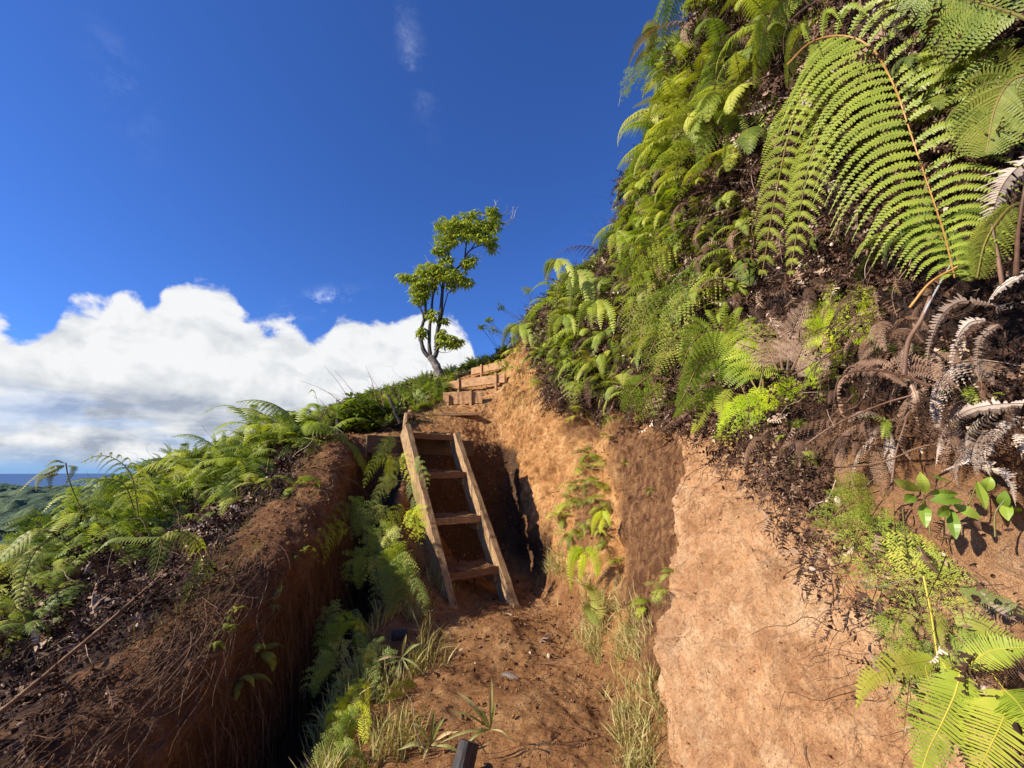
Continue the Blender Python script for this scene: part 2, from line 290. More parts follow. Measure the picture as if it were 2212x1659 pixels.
def dense(A, n, axis):                      # linear then smooth: rounded corners, no overshoot
    A = np.moveaxis(A, axis, 0); m = len(A)-1; t = np.linspace(0, m, m*n+1); i = np.minimum(t.astype(int), m-1); f = (t-i).reshape(-1, *([1]*(A.ndim-1)))
    D = A[i]*(1-f)+A[i+1]*f; w = np.exp(-.5*(np.arange(-n, n+1)/(n*.30))**2); w /= w.sum()
    P = np.concatenate([2*D[:1]-D[n:0:-1], D, 2*D[-1:]-D[-2:-n-2:-1]]); R = sum(w[k]*P[k:k+len(D)] for k in range(2*n+1)); return np.moveaxis(R, 0, axis)
DN = dense(dense(ctrl, K, 0), K, 1)
def samp(a, s):                             # a: column coordinate, s: station coordinate
    A = np.clip(a*K, 0, DN.shape[1]-1.001); B = np.clip(s*K, 0, DN.shape[0]-1.001); ia = A.astype(int); ib = B.astype(int); fa = (A-ia)[..., None]; fb = (B-ib)[..., None]
    return (DN[ib, ia]*(1-fa)+DN[ib, ia+1]*fa)*(1-fb)+(DN[ib+1, ia]*(1-fa)+DN[ib+1, ia+1]*fa)*fb
SA = [3, 4, 14, 20, 30, 34, 40, 26, 20, 22, 26, 46, 46, 34, 56, 56, 56, 44, 44, 40, 12, 4][:21]
SS = [18, 50, 70, 84, 84, 80, 66, 44, 56, 34, 44, 40, 42, 36, 26, 16, 8]
av = np.concatenate([i+np.arange(n)/n for i, n in enumerate(SA)]+[[21.]]); sv = np.concatenate([i+np.arange(n)/n for i, n in enumerate(SS)]+[[17.]])
AA, SSg = np.meshgrid(av, sv)
TV = samp(AA, SSg)
def gridn(V):
    du = np.gradient(V, axis=1); dv = np.gradient(V, axis=0); n = nrm(np.cross(du, dv)); return n
N0 = gridn(TV); 
if N0[len(sv)//3, len(av)//2, 2] < 0: N0 = -N0
wall = sstep(12.9, 13.6, AA)*(1-sstep(16.3, 17.2, AA))          # bare clay face
spur = sstep(3.3, 4.0, AA)*(1-sstep(6.5, 9.0, AA))
Yg = TV[..., 1]
# buttresses and grooves of the clay face, along its length
def bell(y, c, w): return np.exp(-((y-c)/w)**2)
Yw = Yg-.95*np.clip(TV[..., 2], 0, 2.3)+.06*fbm(TV, 1.4, 3, 57)
fl = -.13*(1-sstep(2.12, 2.3, Yw))*sstep(-.5, .6, Yw)+.09*bell(Yw, 2.42, .16)+.03*bell(Yw, 2.8, .4)+.16*bell(Yw, 3.62, .2)-.12*bell(Yw, 4.15, .3)
P3 = TV.copy(); Pst = TV*np.array([1, 1, .33])
d = wall*(-fl+.07*fbm(P3, 1.7, 2, 3)+.045*fbm(Pst, 4.5, 3, 11)) + .03*fbm(P3, 2.2, 2, 21)*(AA > 2)
d += .030*fbm(P3, 9, 4, 31, .6)*np.clip(wall+.5, 0, 1)+.016*fbm(Pst, 20, 3, 41, .6)*wall+.02*fbm(TV*np.array([1, 1, .25]), 7, 3, 45, .6)*wall*(Yg > 4.2)
# humps trodden into the path
pth = sstep(9.2, 10.2, AA)*(1-sstep(12.4, 13.2, AA))
hump = .10*np.exp(-(((TV[..., 0]-.25)/.38)**2+((Yg-3.05)/.4)**2))+.11*np.exp(-(((TV[..., 0]+.12)/.32)**2+((Yg-4.35)/.28)**2))-.05*bell(Yg, 3.75, .16)
d += pth*hump
edge = np.clip(sstep(16.2, 17, AA)+1-sstep(2.5, 3.6, AA), 0, 1)
d += edge*(.17*fbm(P3, 1.7, 2, 51)+.07*fbm(P3, 5, 2, 53))*(AA < 20)
fade = 1-sstep(12, 14.5, Yg); TV = TV+N0*(d*fade)[..., None]
rows, cols = AA.shape; idx = np.arange(rows*cols).reshape(rows, cols)
TF = np.stack([idx[:-1, :-1], idx[:-1, 1:], idx[1:, 1:], idx[1:, :-1]], -1).reshape(-1, 4)
me = mesh_np('ground', TV.reshape(-1, 3), TF, True)
NV = gridn(TV); NV = NV*np.sign(NV[len(sv)//3, len(av)//2, 2])
# what each patch of soil is, plus painted shade in gully and headwall hollow
nb = fbm(TV, 2.4, 4, 61); nb2 = fbm(TV, 7, 3, 71)
trail = sstep(7.6, 8.6, AA)*(1-sstep(14.2, 15.2, AA))
hum = sstep(16.05, 16.45, AA+.28*nb+.1*nb2)
hum = np.maximum(hum, (1-sstep(3.75, 4.2, AA+.3*nb))*(1-sstep(30, 31, Yg)))
hum = np.maximum(hum, sstep(6.2, 7.2, Yg)*(1-trail)*(AA < 12)*sstep(-.4, .4, 8.6-AA+nb))
hum = np.maximum(hum, sstep(9.9, 10.6, Yg)); hum = np.maximum(hum, .85*(1-sstep(4.2, 4.6, AA+.3*nb))*(1-sstep(2.1, 2.7, Yg+.3*nb)))
lowright = (1-sstep(1.9, 2.5, Yg))*sstep(16.2, 16.6, AA)*(1-sstep(17.0, 17.4, AA)); hum = np.clip(hum-.75*lowright, 0, 1); hum = np.maximum(hum, .8*sstep(5.3, 5.9, AA+.2*nb)*(1-sstep(8.3, 8.9, AA))*(Yg < 5.9)); hum = np.maximum(hum, .72*sstep(5.2, 5.6, AA+.12*nb)*(1-sstep(8.3, 8.9, AA))*(Yg < 5.6))  # gully terms paint that wall's shade into the soil colour
clay = sstep(12.7, 13.5, AA+.3*nb)*(1-sstep(16.6, 17.2, AA))
clay = np.maximum(clay, sstep(5.7, 6.2, Yg)*sstep(5.0, 6.0, AA)*.75)
clay = np.maximum(clay, .35*pth)
cave_shade = sstep(.2, .45, TV[..., 2])*(1-sstep(1.9, 2.1, TV[..., 2]+.1*nb))*(Yg > 5.75)*(Yg < 7.4)*(1-sstep(13.3, 14.2, AA+.2*nb))*(AA > 6); hum = np.maximum(hum, .85*cave_shade)  # shade of the hollow behind the ladder, painted into the soil colour
stain = sstep(2.2, 2.27, Yw+.03*nb2)*(1-sstep(3.2, 3.5, Yw+.12*nb2))*sstep(12.9, 13.6, AA)*(1-sstep(15.6, 16.4, AA+.3*nb))
stain = np.maximum(stain, .75*sstep(.1, .7, fbm(TV*np.array([1, 1, .4]), 2.2, 3, 81))*clay*(Yg > 4.6)*(Yg < 6.4))
pinkw = (1-sstep(2.15, 2.5, Yw+.04*nb))*.9+.1
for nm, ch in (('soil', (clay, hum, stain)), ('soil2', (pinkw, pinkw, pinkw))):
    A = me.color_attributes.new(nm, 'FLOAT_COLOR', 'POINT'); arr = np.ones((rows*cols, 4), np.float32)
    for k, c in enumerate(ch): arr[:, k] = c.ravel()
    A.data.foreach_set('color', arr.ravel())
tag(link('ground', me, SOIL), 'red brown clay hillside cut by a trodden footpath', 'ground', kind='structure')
# ray casting on a coarser copy
st = 2; c1 = TV[::st, ::st]; r1, k1 = c1.shape[:2]; id1 = np.arange(r1*k1).reshape(r1, k1)
BV = BVHTree.FromPolygons([tuple(v) for v in c1.reshape(-1, 3).tolist()], np.stack([id1[:-1, :-1], id1[:-1, 1:], id1[1:, 1:], id1[1:, :-1]], -1).reshape(-1, 4).tolist())
def hit(px, py):
    d_ = ray(px, py).normalized(); p, n, i, t = BV.ray_cast(EYE, d_)
    if p is None: return None, None
    if n.dot(d_) > 0: n = -n
    return p, n
def near(p):
    q, n, i, t = BV.find_nearest(Vector(p)); return q, n

# ------------------------------------------------------------ frond meshes
DOWN = np.array([0, 0, -1.])
def blade(g, P0, D, Nn, L, droop, n, W, sweep=.25, curl=.15, m=0, fill=.86, tipw=.35, curve=(0, 0, 0), prof=None, rib=.0025, rm=1, base=.35, jit=.12):
    """comb-like blade: midrib with n pairs of flat segments"""
    D = nrm(D); s = np.linspace(0, 1, n+1); C = np.asarray(curve, float)
    P = P0+D*s[:, None]*L+(DOWN*droop*L+C*L)*(s**2)[:, None]
    seg = np.linalg.norm(np.diff(P, axis=0), axis=1).sum(); P = P0+(P-P0)*(L/seg)
    T = nrm(np.gradient(P, axis=0)); Nv = nrm(Nn-T*(T@Nn)[:, None]); Sd = np.cross(T, Nv)
    pr = (np.minimum(1, base+s*5)*(1-s**2.6)) if prof is None else prof(s)
    ln = W*pr; q = slice(0, n); dl = L/n*fill
    for sg in (1, -1):
        j = 1+jit*RNG.normal(size=n)
        lj = (ln[q]*j)[:, None]; b = P[q]; t = T[q]; sd = Sd[q]*sg
        a0 = b-t*dl*.5; a1 = b+t*dl*.5; tip = b+sd*lj+t*lj*sweep-Nv[q]*lj*curl*(1+.5*RNG.normal(size=n))[:, None]
        V = np.stack([a0, a1, tip+t*dl*.5*tipw, tip-t*dl*.5*tipw], 1)
        g.add(V, np.arange(n*4).reshape(n, 4), m)
    r = rib*(1-.7*s)[:, None]; V = np.stack([P-Sd*r+Nv*.0008, P+Sd*r+Nv*.0008], 1).reshape(-1, 3); i = np.arange(n)*2
    g.add(V, np.stack([i, i+1, i+3, i+2], 1), rm)
    return P, T, Nv, Sd
def bip(g, pts, Wl, npair, droop=.3, fwd=.35, segs=16, segw=.1, up=None, prof=None, Wr=None, curve=(0, 0, 0), stalk=.006, bare=.12, fill=.86, m=0, rm=1, jit=.06, lift=0.):
    """twice-divided frond along a rachis through pts"""
    R = catmull(pts, 40); L = np.linalg.norm(np.diff(R, axis=0), axis=1); cl = np.r_[0, np.cumsum(L)]; tot = cl[-1]
    tube(g, R, stalk, stalk*.3, 4, rm)
    T = nrm(np.gradient(R, axis=0)); up = np.array([0, 0, 1.]) if up is None else np.asarray(up, float)
    # transport the normal
    N = np.zeros_like(T); n = nrm(up-T[0]*(T[0]@up)); 
    for i in range(len(T)): n = nrm(n-T[i]*(T[i]@n)); N[i] = n
    for k in range(npair):
        t = bare+(1-bare)*(k+.5)/npair; x = t*tot; i = min(np.searchsorted(cl, x), 39); b = R[i-1]+(R[i]-R[i-1])*((x-cl[i-1])/max(L[i-1], 1e-9))
        tt = (t-bare)/(1-bare); pr = (min(1, .45+tt*3.2)*(1-tt**1.9)**.8+.03) if prof is None else prof(tt)
        sd = np.cross(T[i], N[i])
        for sg, W in ((1, Wl), (-1, Wr or Wl)):
            if RNG.random() < .035: continue
            l = W*pr*(1+jit*RNG.normal()); D = sd*sg+T[i]*(fwd+.35*tt)+N[i]*.12+RNG.normal(size=3)*.03+np.array([0, 0, lift])
            ns = max(5, int(segs*(.35+.65*pr)))
            blade(g, b, D, N[i], l, droop, ns, segw*(.55+.45*pr), m=m, fill=fill, curve=curve, rib=.0016*max(.6, l*5), rm=m)
def lace(g, pts, W, npair, m=0, rm=1, up=None, droop=.25, stalk=.0025, fine=1.0):
    """finely cut lacy frond"""
    R = catmull(pts, 24); tube(g, R, stalk, stalk*.3, 3, rm); T = nrm(np.gradient(R, axis=0)); up = np.array([0, 0, 1.]) if up is None else np.asarray(up, float)
    n = nrm(up-T[0]*(T[0]@up)); Nn = []
    for i in range(24): n = nrm(n-T[i]*(T[i]@n)); Nn.append(n)
    for k in range(npair):
        t = .15+.85*(k+.5)/npair; i = int(t*23); tt = (t-.15)/.85; l = W*((1-tt)**.75)*min(1, .6+tt*4)*(1+.12*RNG.normal())
        for sg in (1, -1):
            sd = np.cross(T[i], Nn[i])*sg; D = nrm(sd+T[i]*.75+RNG.normal(size=3)*.08); np2 = max(3, int(5*l/W+2))
            b = R[i]; 
            for q in range(np2):
                s = (q+.7)/np2; pb = b+D*l*s+DOWN*droop*l*s*s; ll = l*.36*(1-s*.7)*(1+.2*RNG.normal())
                D2 = nrm(D+DOWN*droop*2*s)
                for s2 in (1, -1):
                    E_ = nrm(np.cross(D2, Nn[i])*s2+D2*.9+RNG.normal(size=3)*.1)
                    blade(g, pb, E_, Nn[i], ll, .2, 3, ll*.34*fine, sweep=.8, m=m, rm=m, fill=.5, tipw=.7, rib=.02*ll, base=.9, jit=.3)
            V = np.array([b-sd*0.0006, b+T[i]*.0012, b+D*l+DOWN*droop*l, b+D*l+DOWN*droop*l]); g.add(V, [[0, 1, 2, 3]], rm)
def forked(g, base, D, L, nbl, spread=.6, bl=.22, bw=.04, droop=.5, m=0, rm=1, up=(0, 0, 1), stem=.0022, segn=22):
    """forked fern: wiry stalk, pairs of hanging comb blades"""
    D = nrm(D); base = np.asarray(base, float); pts = [base, base+D*L*.5+np.array([0, 0, .03]), base+D*L+DOWN*droop*L*.25]; R = catmull(pts, 10); tube(g, R, stem, stem*.6, 4, rm)
    e = R[-1]; sd = nrm(np.cross(D, up)); up = np.asarray(up, float)
    for k in range(nbl):
        a = (k-(nbl-1)/2)/max(1, (nbl-1)/2)*spread*1.3; d_ = nrm(D*math.cos(a)+sd*math.sin(a)+RNG.normal(size=3)*.12); l = bl*(1+.18*RNG.normal())*(1-.15*abs(a))
        off = e+d_*.02; tube(g, [e, off], stem*.7, stem*.6, 3, rm)
        blade(g, off, d_, up, l, droop*(1+.3*RNG.normal()), segn, bw, sweep=.22, curl=.12, m=m, rm=rm, fill=.8, tipw=.45, prof=lambda s: (np.minimum(1, .45+s*3)*(1-s**2.2)**.9), rib=.0018)
def sword(g, pts, W, n, m=0, rm=1, up=(0, 0, 1), curl=.2, jit=.08, drop=.02):
    R = catmull(pts, n+1); T = nrm(np.gradient(R, axis=0)); nn = nrm(np.asarray(up, float)-T[0]*(T[0]@up)); tube(g, R, max(.0012, W*.03), max(.0006, W*.012), 4, rm)
    dl = np.linalg.norm(np.diff(R, axis=0), axis=1).mean()
    for i in range(1, n):
        nn = nrm(nn-T[i]*(T[i]@nn)); s = i/n; w0 = W*min(1, .35+3*s)*(1-s**2.5)
        for sg in (1, -1):
            if RNG.random() < drop: continue
            w = w0*(1+jit*RNG.normal())
            D = np.cross(T[i], nn)*sg+T[i]*.25+RNG.normal(size=3)*.04
            P0 = R[i]; D = nrm(D); e = P0+D*w-nn*curl*w; mid = P0+D*w*.5-nn*curl*w*.2
            h = T[i]*dl*.42; V = np.array([P0-h, P0+h, mid+h*.95, mid-h*.95, e+h*.35, e-h*.35]); g.add(V, [[0, 1, 2, 3], [3, 2, 4, 5]], m)
def arc(L, a0, a1, n=6, side=0):            # curve in the YZ plane from pitch a0 to a1 (degrees)
    P = [np.zeros(3)]; 
    for i in range(n):
        a = math.radians(a0+(a1-a0)*(i+.5)/n); P.append(P[-1]+np.array([side*L/n*(i/n), math.cos(a), math.sin(a)])*np.array([1, L/n, L/n]))
    return np.array(P)
def roty(P, az):                            # turn about z by az
    c, s = math.cos(az), math.sin(az); P = np.asarray(P); return np.c_[P[:, 0]*c-P[:, 1]*s, P[:, 0]*s+P[:, 1]*c, P[:, 2]]
PROTO = {}
def proto(kind, var):
    """one frond of a kind in unit size (about 1 m long), growing along +y and drooping"""
    key = (kind, var)
    if key in PROTO: return PROTO[key]
    g = Geo(); a0, a1 = [(50, -60), (15, -85), (70, -30), (30, -100), (60, -75)][var % 5]; sd = [.15, -.2, .05, -.1, .2][var % 5]
    if kind == 'bip': bip(g, arc(1, a0, a1, side=sd), .27, 20, droop=.5, segs=15, segw=.034, stalk=.007)
    elif kind == 'bipf': bip(g, arc(1, a0, a1, side=sd), .34, 17, droop=.85, segs=18, segw=.036, stalk=.007, fwd=.5)
    elif kind == 'lace': lace(g, arc(1, a0, a1-10, side=sd), .38, 9, stalk=.006, fine=1.4)
    elif kind == 'fork':
        forked(g, (0, 0, 0), (sd, math.cos(math.radians(a0)), math.sin(math.radians(a0))), .5, 3+var % 3, spread=.9, bl=.62, bw=.1, droop=.8, stem=.008, segn=24)
    elif kind == 'hang': bip(g, arc(1, a0*.6, -92+4*(var % 3), side=sd*.6), .25, 19, droop=1.25, segs=15, segw=.036, stalk=.007, fwd=.15+.1*(var % 3), lift=.3)
    elif kind == 'sword': sword(g, arc(1, a0, a1, side=sd), .13, 30)
    elif kind == 'dead': bip(g, arc(1, a0-30, a1-20, side=sd), .26, 13, droop=1.2, segs=11, segw=.03, stalk=.008, fwd=.7, fill=.55, curve=(.2*(var % 3-1), .2, 0))
    PROTO[key] = g.arr(); return PROTO[key]
MC = {}
def part_mesh(name, V, F, mat):
    u, inv = np.unique(F, return_inverse=True); me = mesh_np(name, V[u], inv.reshape(F.shape), False); me.materials.append(mat); return me
def frond_mesh(kind, var, lm, sm):
    key = (kind, var, lm.name, sm.name)
    if key not in MC:
        V, F, M = proto(kind, var); MC[key] = (part_mesh('frond', V, F[M == 0], lm), part_mesh('stalk', V, F[M == 1], sm))
    return MC[key]
def clump_mesh(kind, var, lm, sm, nf, spread):
    key = (kind, var, lm.name, sm.name, nf, spread)
    if key not in MC:
        g = Geo(); rr = random.Random(var*31+nf)
        for i in range(nf):
            V, F, M = proto(kind, (var+i) % 5); az = (i-(nf-1)/2)/max(1, nf-1)*spread+rr.uniform(-.25, .25); s = rr.uniform(.6, 1)
            V = roty(V*s, az)
            for mm in (0, 1):
                F_ = F[M == mm]; g.add(V, F_, mm)
        V, F, M = g.arr(); me = mesh_np(kind+'_clump', V, F, False, M); me.materials.append(lm); me.materials.append(sm); MC[key] = me
    return MC[key]
LM = {'bip': (G_MID, STEM), 'bipf': (G_MID, STEM), 'hang': (G_MID, STEM), 'lace': (G_LACE, STEM), 'fork': (G_BRIGHT, STEM), 'sword': (G_MID, STEM), 'dead': (D_BROWN, STEM_D)}
def place(kind, pt, nv, size, label, group=None, mats=None, nf=5, spread=2.0, yaw=0., clump=False, name=None, cat='fern'):
    lm, sm = mats or LM[kind]; pt = Vector(pt); h = Vector((nv[0], nv[1], 0))
    az = math.atan2(-h.x, h.y) if h.length > .25 else random.uniform(0, 6.28)
    if h.length <= .35: spread = max(spread, 5.0)
    az += yaw; v = random.randrange(5)
    name = name or {'bip': 'fern', 'bipf': 'fern', 'hang': 'fern', 'lace': 'lacy_fern', 'fork': 'forked_fern', 'sword': 'sword_fern', 'dead': 'dead_fern'}[kind]
    if clump:
        o = bpy.data.objects.new(name, clump_mesh(kind, v, lm, sm, nf, spread)); COL.objects.link(o); o.location = pt; o.rotation_euler = (random.uniform(-.15, .15), random.uniform(-.15, .15), az); o.scale = (size,)*3
        return tag(o, label, cat, group)
    e = empty(name, pt, label, cat, group)
    for i in range(nf):
        fm, tm = frond_mesh(kind, (v+i) % 5, lm, sm); f = bpy.data.objects.new('frond', fm); COL.objects.link(f); f.parent = e
        t = bpy.data.objects.new('stalk', tm); COL.objects.link(t); t.parent = f
        f.rotation_euler = (random.uniform(-.2, .2), random.uniform(-.15, .15), az+(i-(nf-1)/2)/max(1, nf-1)*spread+random.uniform(-.2, .2)); s = size*random.uniform(.65, 1.12); f.scale = (s*random.choice((-1, 1))*random.uniform(.8, 1.1), s, s*random.uniform(.85, 1.15))
    return e
# ------------------------------------------------------------ timber ladder and steps
t_ = np.array([.824, .566, 0]); c_ = np.array([-.566, .824, 0]); Z = np.array([0, 0, 1.]); B0 = np.array([-.695, 4.89, .531]); W_ = .66
stp = .405*c_+.53*Z; sdir = stp/np.linalg.norm(stp); pback = (.53*c_-.405*Z)/.667
def TP(i, s=0): return B0+stp*i+t_*W_*s
lad = empty('wooden_ladder', TP(-.75, .5), 'steep timber step ladder leaning against the headwall at the end of the path', 'ladder')
for s, lo, hi in ((-.045, -.80, 3.22), (1.045, -.72, 3.05)):
    a = TP(lo, s)-c_*.03+pback*.105; b = TP(hi, s)-c_*.03+pback*.105
    board('rail', a, b, pback*.235, t_*.078, WOOD, lad, nseg=24, warp=.006)
for i in range(4):
    tilt = [.018, 0, .004, -.012][i]
    a = TP(i, .02)+c_*.14-Z*.04+Z*tilt*-.5; b = TP(i, .98)+c_*.14-Z*.04+Z*tilt*.5
    board('tread', a, b, c_*.28, Z*.082, WOOD if i == 1 else WOOD_D, lad, nseg=14, warp=.008)
    for s in (.045, .955):
        m = TP(i, s)+c_*.13-Z*.125
        board('cleat', m-c_*.10, m+c_*.10, Z*.085, t_*.04, WOOD, lad, nseg=3)
# mud caked on the treads
for i in (0, 1, 2):
    n = 26; u = np.linspace(.06, .94, n); v = np.linspace(.01, .245, 10); U, Vv = np.meshgrid(u, v); p = TP(i)+t_*W_*U[..., None]+c_*Vv[..., None]
    h = (.004+.045*sstep(0, 1, Vv/.24)*(1 if i == 0 else .6))*(.5+.9*(fbm(p, 14, 3, i)*.5+.5))*np.minimum(1, np.minimum(U-.06, .94-U)*14+.1)
    p = p+Z*(h[..., None]+.003); id_ = np.arange(n*10).reshape(10, n); q = np.stack([id_[:-1, :-1], id_[:-1, 1:], id_[1:, 1:], id_[1:, :-1]], -1).reshape(-1, 4)
    o = link('mud', mesh_np('mud', p.reshape(-1, 3), q, True), SOIL, lad); o.location = -lad.location
hb = [np.array([-1.96, 5.83, 1.975]), np.array([-.61, 6.76, 1.94])]
o = board('retaining_board', hb[0]+c_*.0, hb[1], Z*.235, c_*.045, WOOD_SHADE, nseg=16); tag(o, 'shade-darkened plank set on edge behind the top of the ladder', 'board')
def step(name, A, B, h, thick, mat, stakes, label, flat=False):
    A = np.array(at(*A)); B = np.array(at(*B)); d_ = nrm(B-A); n_ = nrm(np.array([d_[1], -d_[0], 0]))
    if n_[1] > 0: n_ = -n_
    e = empty(name, (A+B)/2-Z*h/2, label, 'step')
    if flat: board('board', A-n_*.1, B-n_*.1, -n_*.2, Z*thick, mat, e); return e
    board('board', A-n_*thick/2, B-n_*thick/2, Z*h, n_*thick, mat, e, nseg=16, warp=.010, bev=.008)
    for s, lo, hi in stakes:
        P = A+(B-A)*s+n_*.022; board('stake', P+Z*(lo-h/2), P+Z*(hi-h/2), d_*.045, n_*.04, mat, e, nseg=3)
    return e
step('trail_step', (957, 862, 7.9), (1041, 856.5, 7.8), .24, .045, WOOD_O, ((.14, -.12, .19), (.72, -.12, .245)), 'orange timber step board with two stakes, lowest of the three above the ladder')
step('trail_step', (955, 836, 8.8), (1090, 815, 8.1), .17, .045, WOOD_O, ((.29, -.2, .19), (.88, -.2, .195)), 'long orange timber step board between the other two above the ladder')
step('trail_step', (1018, 803, 9.75), (1092, 785, 9.1), .165, .045, WOOD_O, ((.33, -.15, .19),), 'short orange timber step board, highest on the trail beside the fern slope')
step('trail_step', (885, 898, 7.2), (1031, 892, 7.4), .05, .045, WOOD_O, (), 'thin timber edge laid flat on the clay just above the ladder', flat=True)
def stake(name, pts, r, mat, label, cat='stake', k=7):
    o = tubeobj(name, catmull([np.array(at(*p)) for p in pts], 8), r, r*.85, mat, None, k, .12, False); return tag(o, label, cat)
stake('wooden_stake', [(873, 945, 6.0), (876, 915, 6.0), (879, 893, 6.02)], .038, WOOD, 'rough brown wooden stake standing at the top left of the ladder')
stake('wooden_stake', [(884, 902, 7.0), (888, 886, 7.0)], .05, WOOD_O, 'stub of a cut stake behind the top left of the ladder')
stake('wooden_stake', [(733, 962, 6.3), (731, 930, 6.3), (728, 905, 6.3)], .03, BLACKP, 'dark stake by the knotted rope end')
stake('wooden_stake', [(864, 915, 6.6), (850, 880, 6.6), (838, 853, 6.6)], .025, BLACKP, 'thin dark leaning stick in the bush left of the ladder top', 'stick')
bp = empty('marker_post', (-.3, 2.2, 0), 'blackened square post leaning at the left edge of the path, nearest the camera', 'post')
board('post', (-.345, 2.13, -.15), (-.20, 2.36, .33), np.array([.064, .05, -.0445]), np.array([-.046, .0457, -.008]), BLACKP, bp, bev=.012, nseg=10, warp=.003)
board('stub', (-.17, 2.34, .20), (-.10, 2.40, .19), np.array([0, 0, .045]), np.array([.02, -.02, 0]), BLACKP, bp, bev=.006, nseg=3)
p, n = hit(862, 1383); o = board('timber_stub', Vector(p)+Vector((-.06, 0, .03)), Vector(p)+Vector((.06, .03, .03)), (0, -.02, .06), (0, .06, .02), BLACKP); tag(o, 'small blackened block in the grass below the foot of the ladder', 'block')
p, n = hit(1102, 1462); g = bpy.data.meshes.new('stone'); import bmesh
bm = bmesh.new(); bmesh.ops.create_icosphere(bm, subdivisions=3, radius=1)
for v in bm.verts: v.co = v.co*(1+.15*float(vnoise(np.array(v.co)*1.7, 5)))
bm.to_mesh(g); bm.free(); o = link('stone', g, STONE); o.location = p; o.scale = (.08, .03, .022); o.rotation_euler = (0, 0, -.6); tag(o, 'small flat grey stone half buried in the path', 'stone')
# rope
rp = []
for x, y in [(738, 948), (722, 950), (700, 957), (668, 972), (640, 988), (597, 1020), (560, 1048), (513, 1087), (480, 1115), (452, 1142), (436, 1160)]:
    p, n = hit(x, y); p = Vector(p); rp.append(p+(EYE-p).normalized()*.05)
A, B = rp[-1], at(-60, 1588, 2.0); Yk = [.12, .3, .55, .8, 1.0]
rp = [np.array(q) for q in rp]+[np.array(A.lerp(B, f))-Z*.03*math.sin(f*math.pi) for f in Yk]
o = tubeobj('rope', catmull(rp, 160), .011, .011, ROPE, None, 6, .10); tag(o, 'brown safety rope running down the ridge on the left to the lower left corner', 'rope')
g = Geo(); kp = np.array(rp[1])
th = np.linspace(0, 5*math.pi, 60); tube(g, kp+np.c_[.05*np.cos(th), .05*np.sin(th), .012*th-.08], .012, None, 5)
V, F, M = g.arr(); me = bpy.data.meshes.new('rope_knot'); me.from_pydata(V.tolist(), [], [f[:3] if f[3] == f[0] else f for f in F.tolist()]); kn = link('knot', me, ROPE, o)

# ------------------------------------------------------------ scattering on the ground
AREA = np.zeros((rows, cols)); e1 = TV[:-1, 1:]-TV[:-1, :-1]; e2 = TV[1:, :-1]-TV[:-1, :-1]; AREA[:-1, :-1] = np.linalg.norm(np.cross(e1, e2), axis=-1)
TOE = nrm(np.array(EYE)-TV); FACE = (NV*TOE).sum(-1); DIST = np.linalg.norm(np.array(EYE)-TV, axis=-1)
INV = (Yg > .55) & (Yg < 11.5) & (FACE > -.35) & (np.abs(TV[..., 0])/np.maximum(Yg, .1) < 1.75) & (DIST < 14)
def pick(wt, n, seed=0):
    r_ = np.random.default_rng(seed); W = (wt*AREA*INV).ravel(); W = W/W.sum(); i = r_.choice(W.size, n, p=W)
    P = TV.reshape(-1, 3)[i]; N = NV.reshape(-1, 3)[i]; s = np.sqrt(AREA.ravel()[i])[:, None]
    return P+r_.normal(size=(n, 3))*s*.5, N, DIST.ravel()[i]
def batch(T, P, Y_, Nn, sc, tint=None, name='x'):     # template T=(V,F,M); local y -> Y_, local z -> Nn
    V, F, M = T; Yv = nrm(Y_); X = nrm(np.cross(Yv, Nn)); Zv = np.cross(X, Yv); sc = np.asarray(sc).reshape(-1, 1, 1)
    W = P[:, None]+(V[None, :, 0, None]*X[:, None]+V[None, :, 1, None]*Yv[:, None]+V[None, :, 2, None]*Zv[:, None])*sc
    n, k = len(P), len(V); FF = (F[None]+(np.arange(n)*k)[:, None, None]).reshape(-1, 4)
    return W.reshape(-1, 3), FF, np.tile(M, n), (np.repeat(tint, k) if tint is not None else None)
def join(parts):
    Vs, Fs, Ms, Ts = [], [], [], []; n = 0
    for V, F, M, T in parts: Vs.append(V); Fs.append(F+n); Ms.append(M); Ts.append(T if T is not None else np.full(len(V), .5)); n += len(V)
    return np.concatenate(Vs), np.concatenate(Fs), np.concatenate(Ms), np.concatenate(Ts)
def stuffobj(name, parts, mats, label, cat, kind='stuff', midx=True):
    V, F, M, T = join(parts); me = mesh_np(name, V, F, False, M if midx else None); a = me.attributes.new('tint', 'FLOAT', 'POINT'); a.data.foreach_set('value', T.astype(np.float32))
    return tag(link(name, me, mats), label, cat, None, kind)
def tpl(fn): g = Geo(); fn(g); return g.arr()
def deadpinna(g, k, L=1., w=.13, n=9):
    c = [(0.5, 0, 0), (-.4, 0, .2), (.2, 0, -.5), (-.1, 0, .6)][k % 4]; blade(g, np.zeros(3), (0, 1, 0), (0, 0, 1), L, 0, n, w, sweep=.4, curl=.7, curve=c, jit=.45, fill=.55+.1*k, rib=.012, rm=0, tipw=.5)
DP = [tpl(lambda g, k=k: deadpinna(g, k)) for k in range(4)]
def curl_leaf(g, k):
    s = np.linspace(0, 1, 4); w = np.array([.12, .3, .26, .02]); y = s*(1-.2*s); z = .45*s*s*(1 if k else -.6); V = np.stack([np.c_[-w, y, z+w*.6], np.c_[w*0, y, z], np.c_[w, y, z+w*.6]], 1).reshape(-1, 3)
    F = [];  
    for i in range(3): F += [[i*3, i*3+1, i*3+4, i*3+3], [i*3+1, i*3+2, i*3+5, i*3+4]]
    g.add(V, F)
CL = [tpl(lambda g, k=k: curl_leaf(g, k)) for k in range(2)]
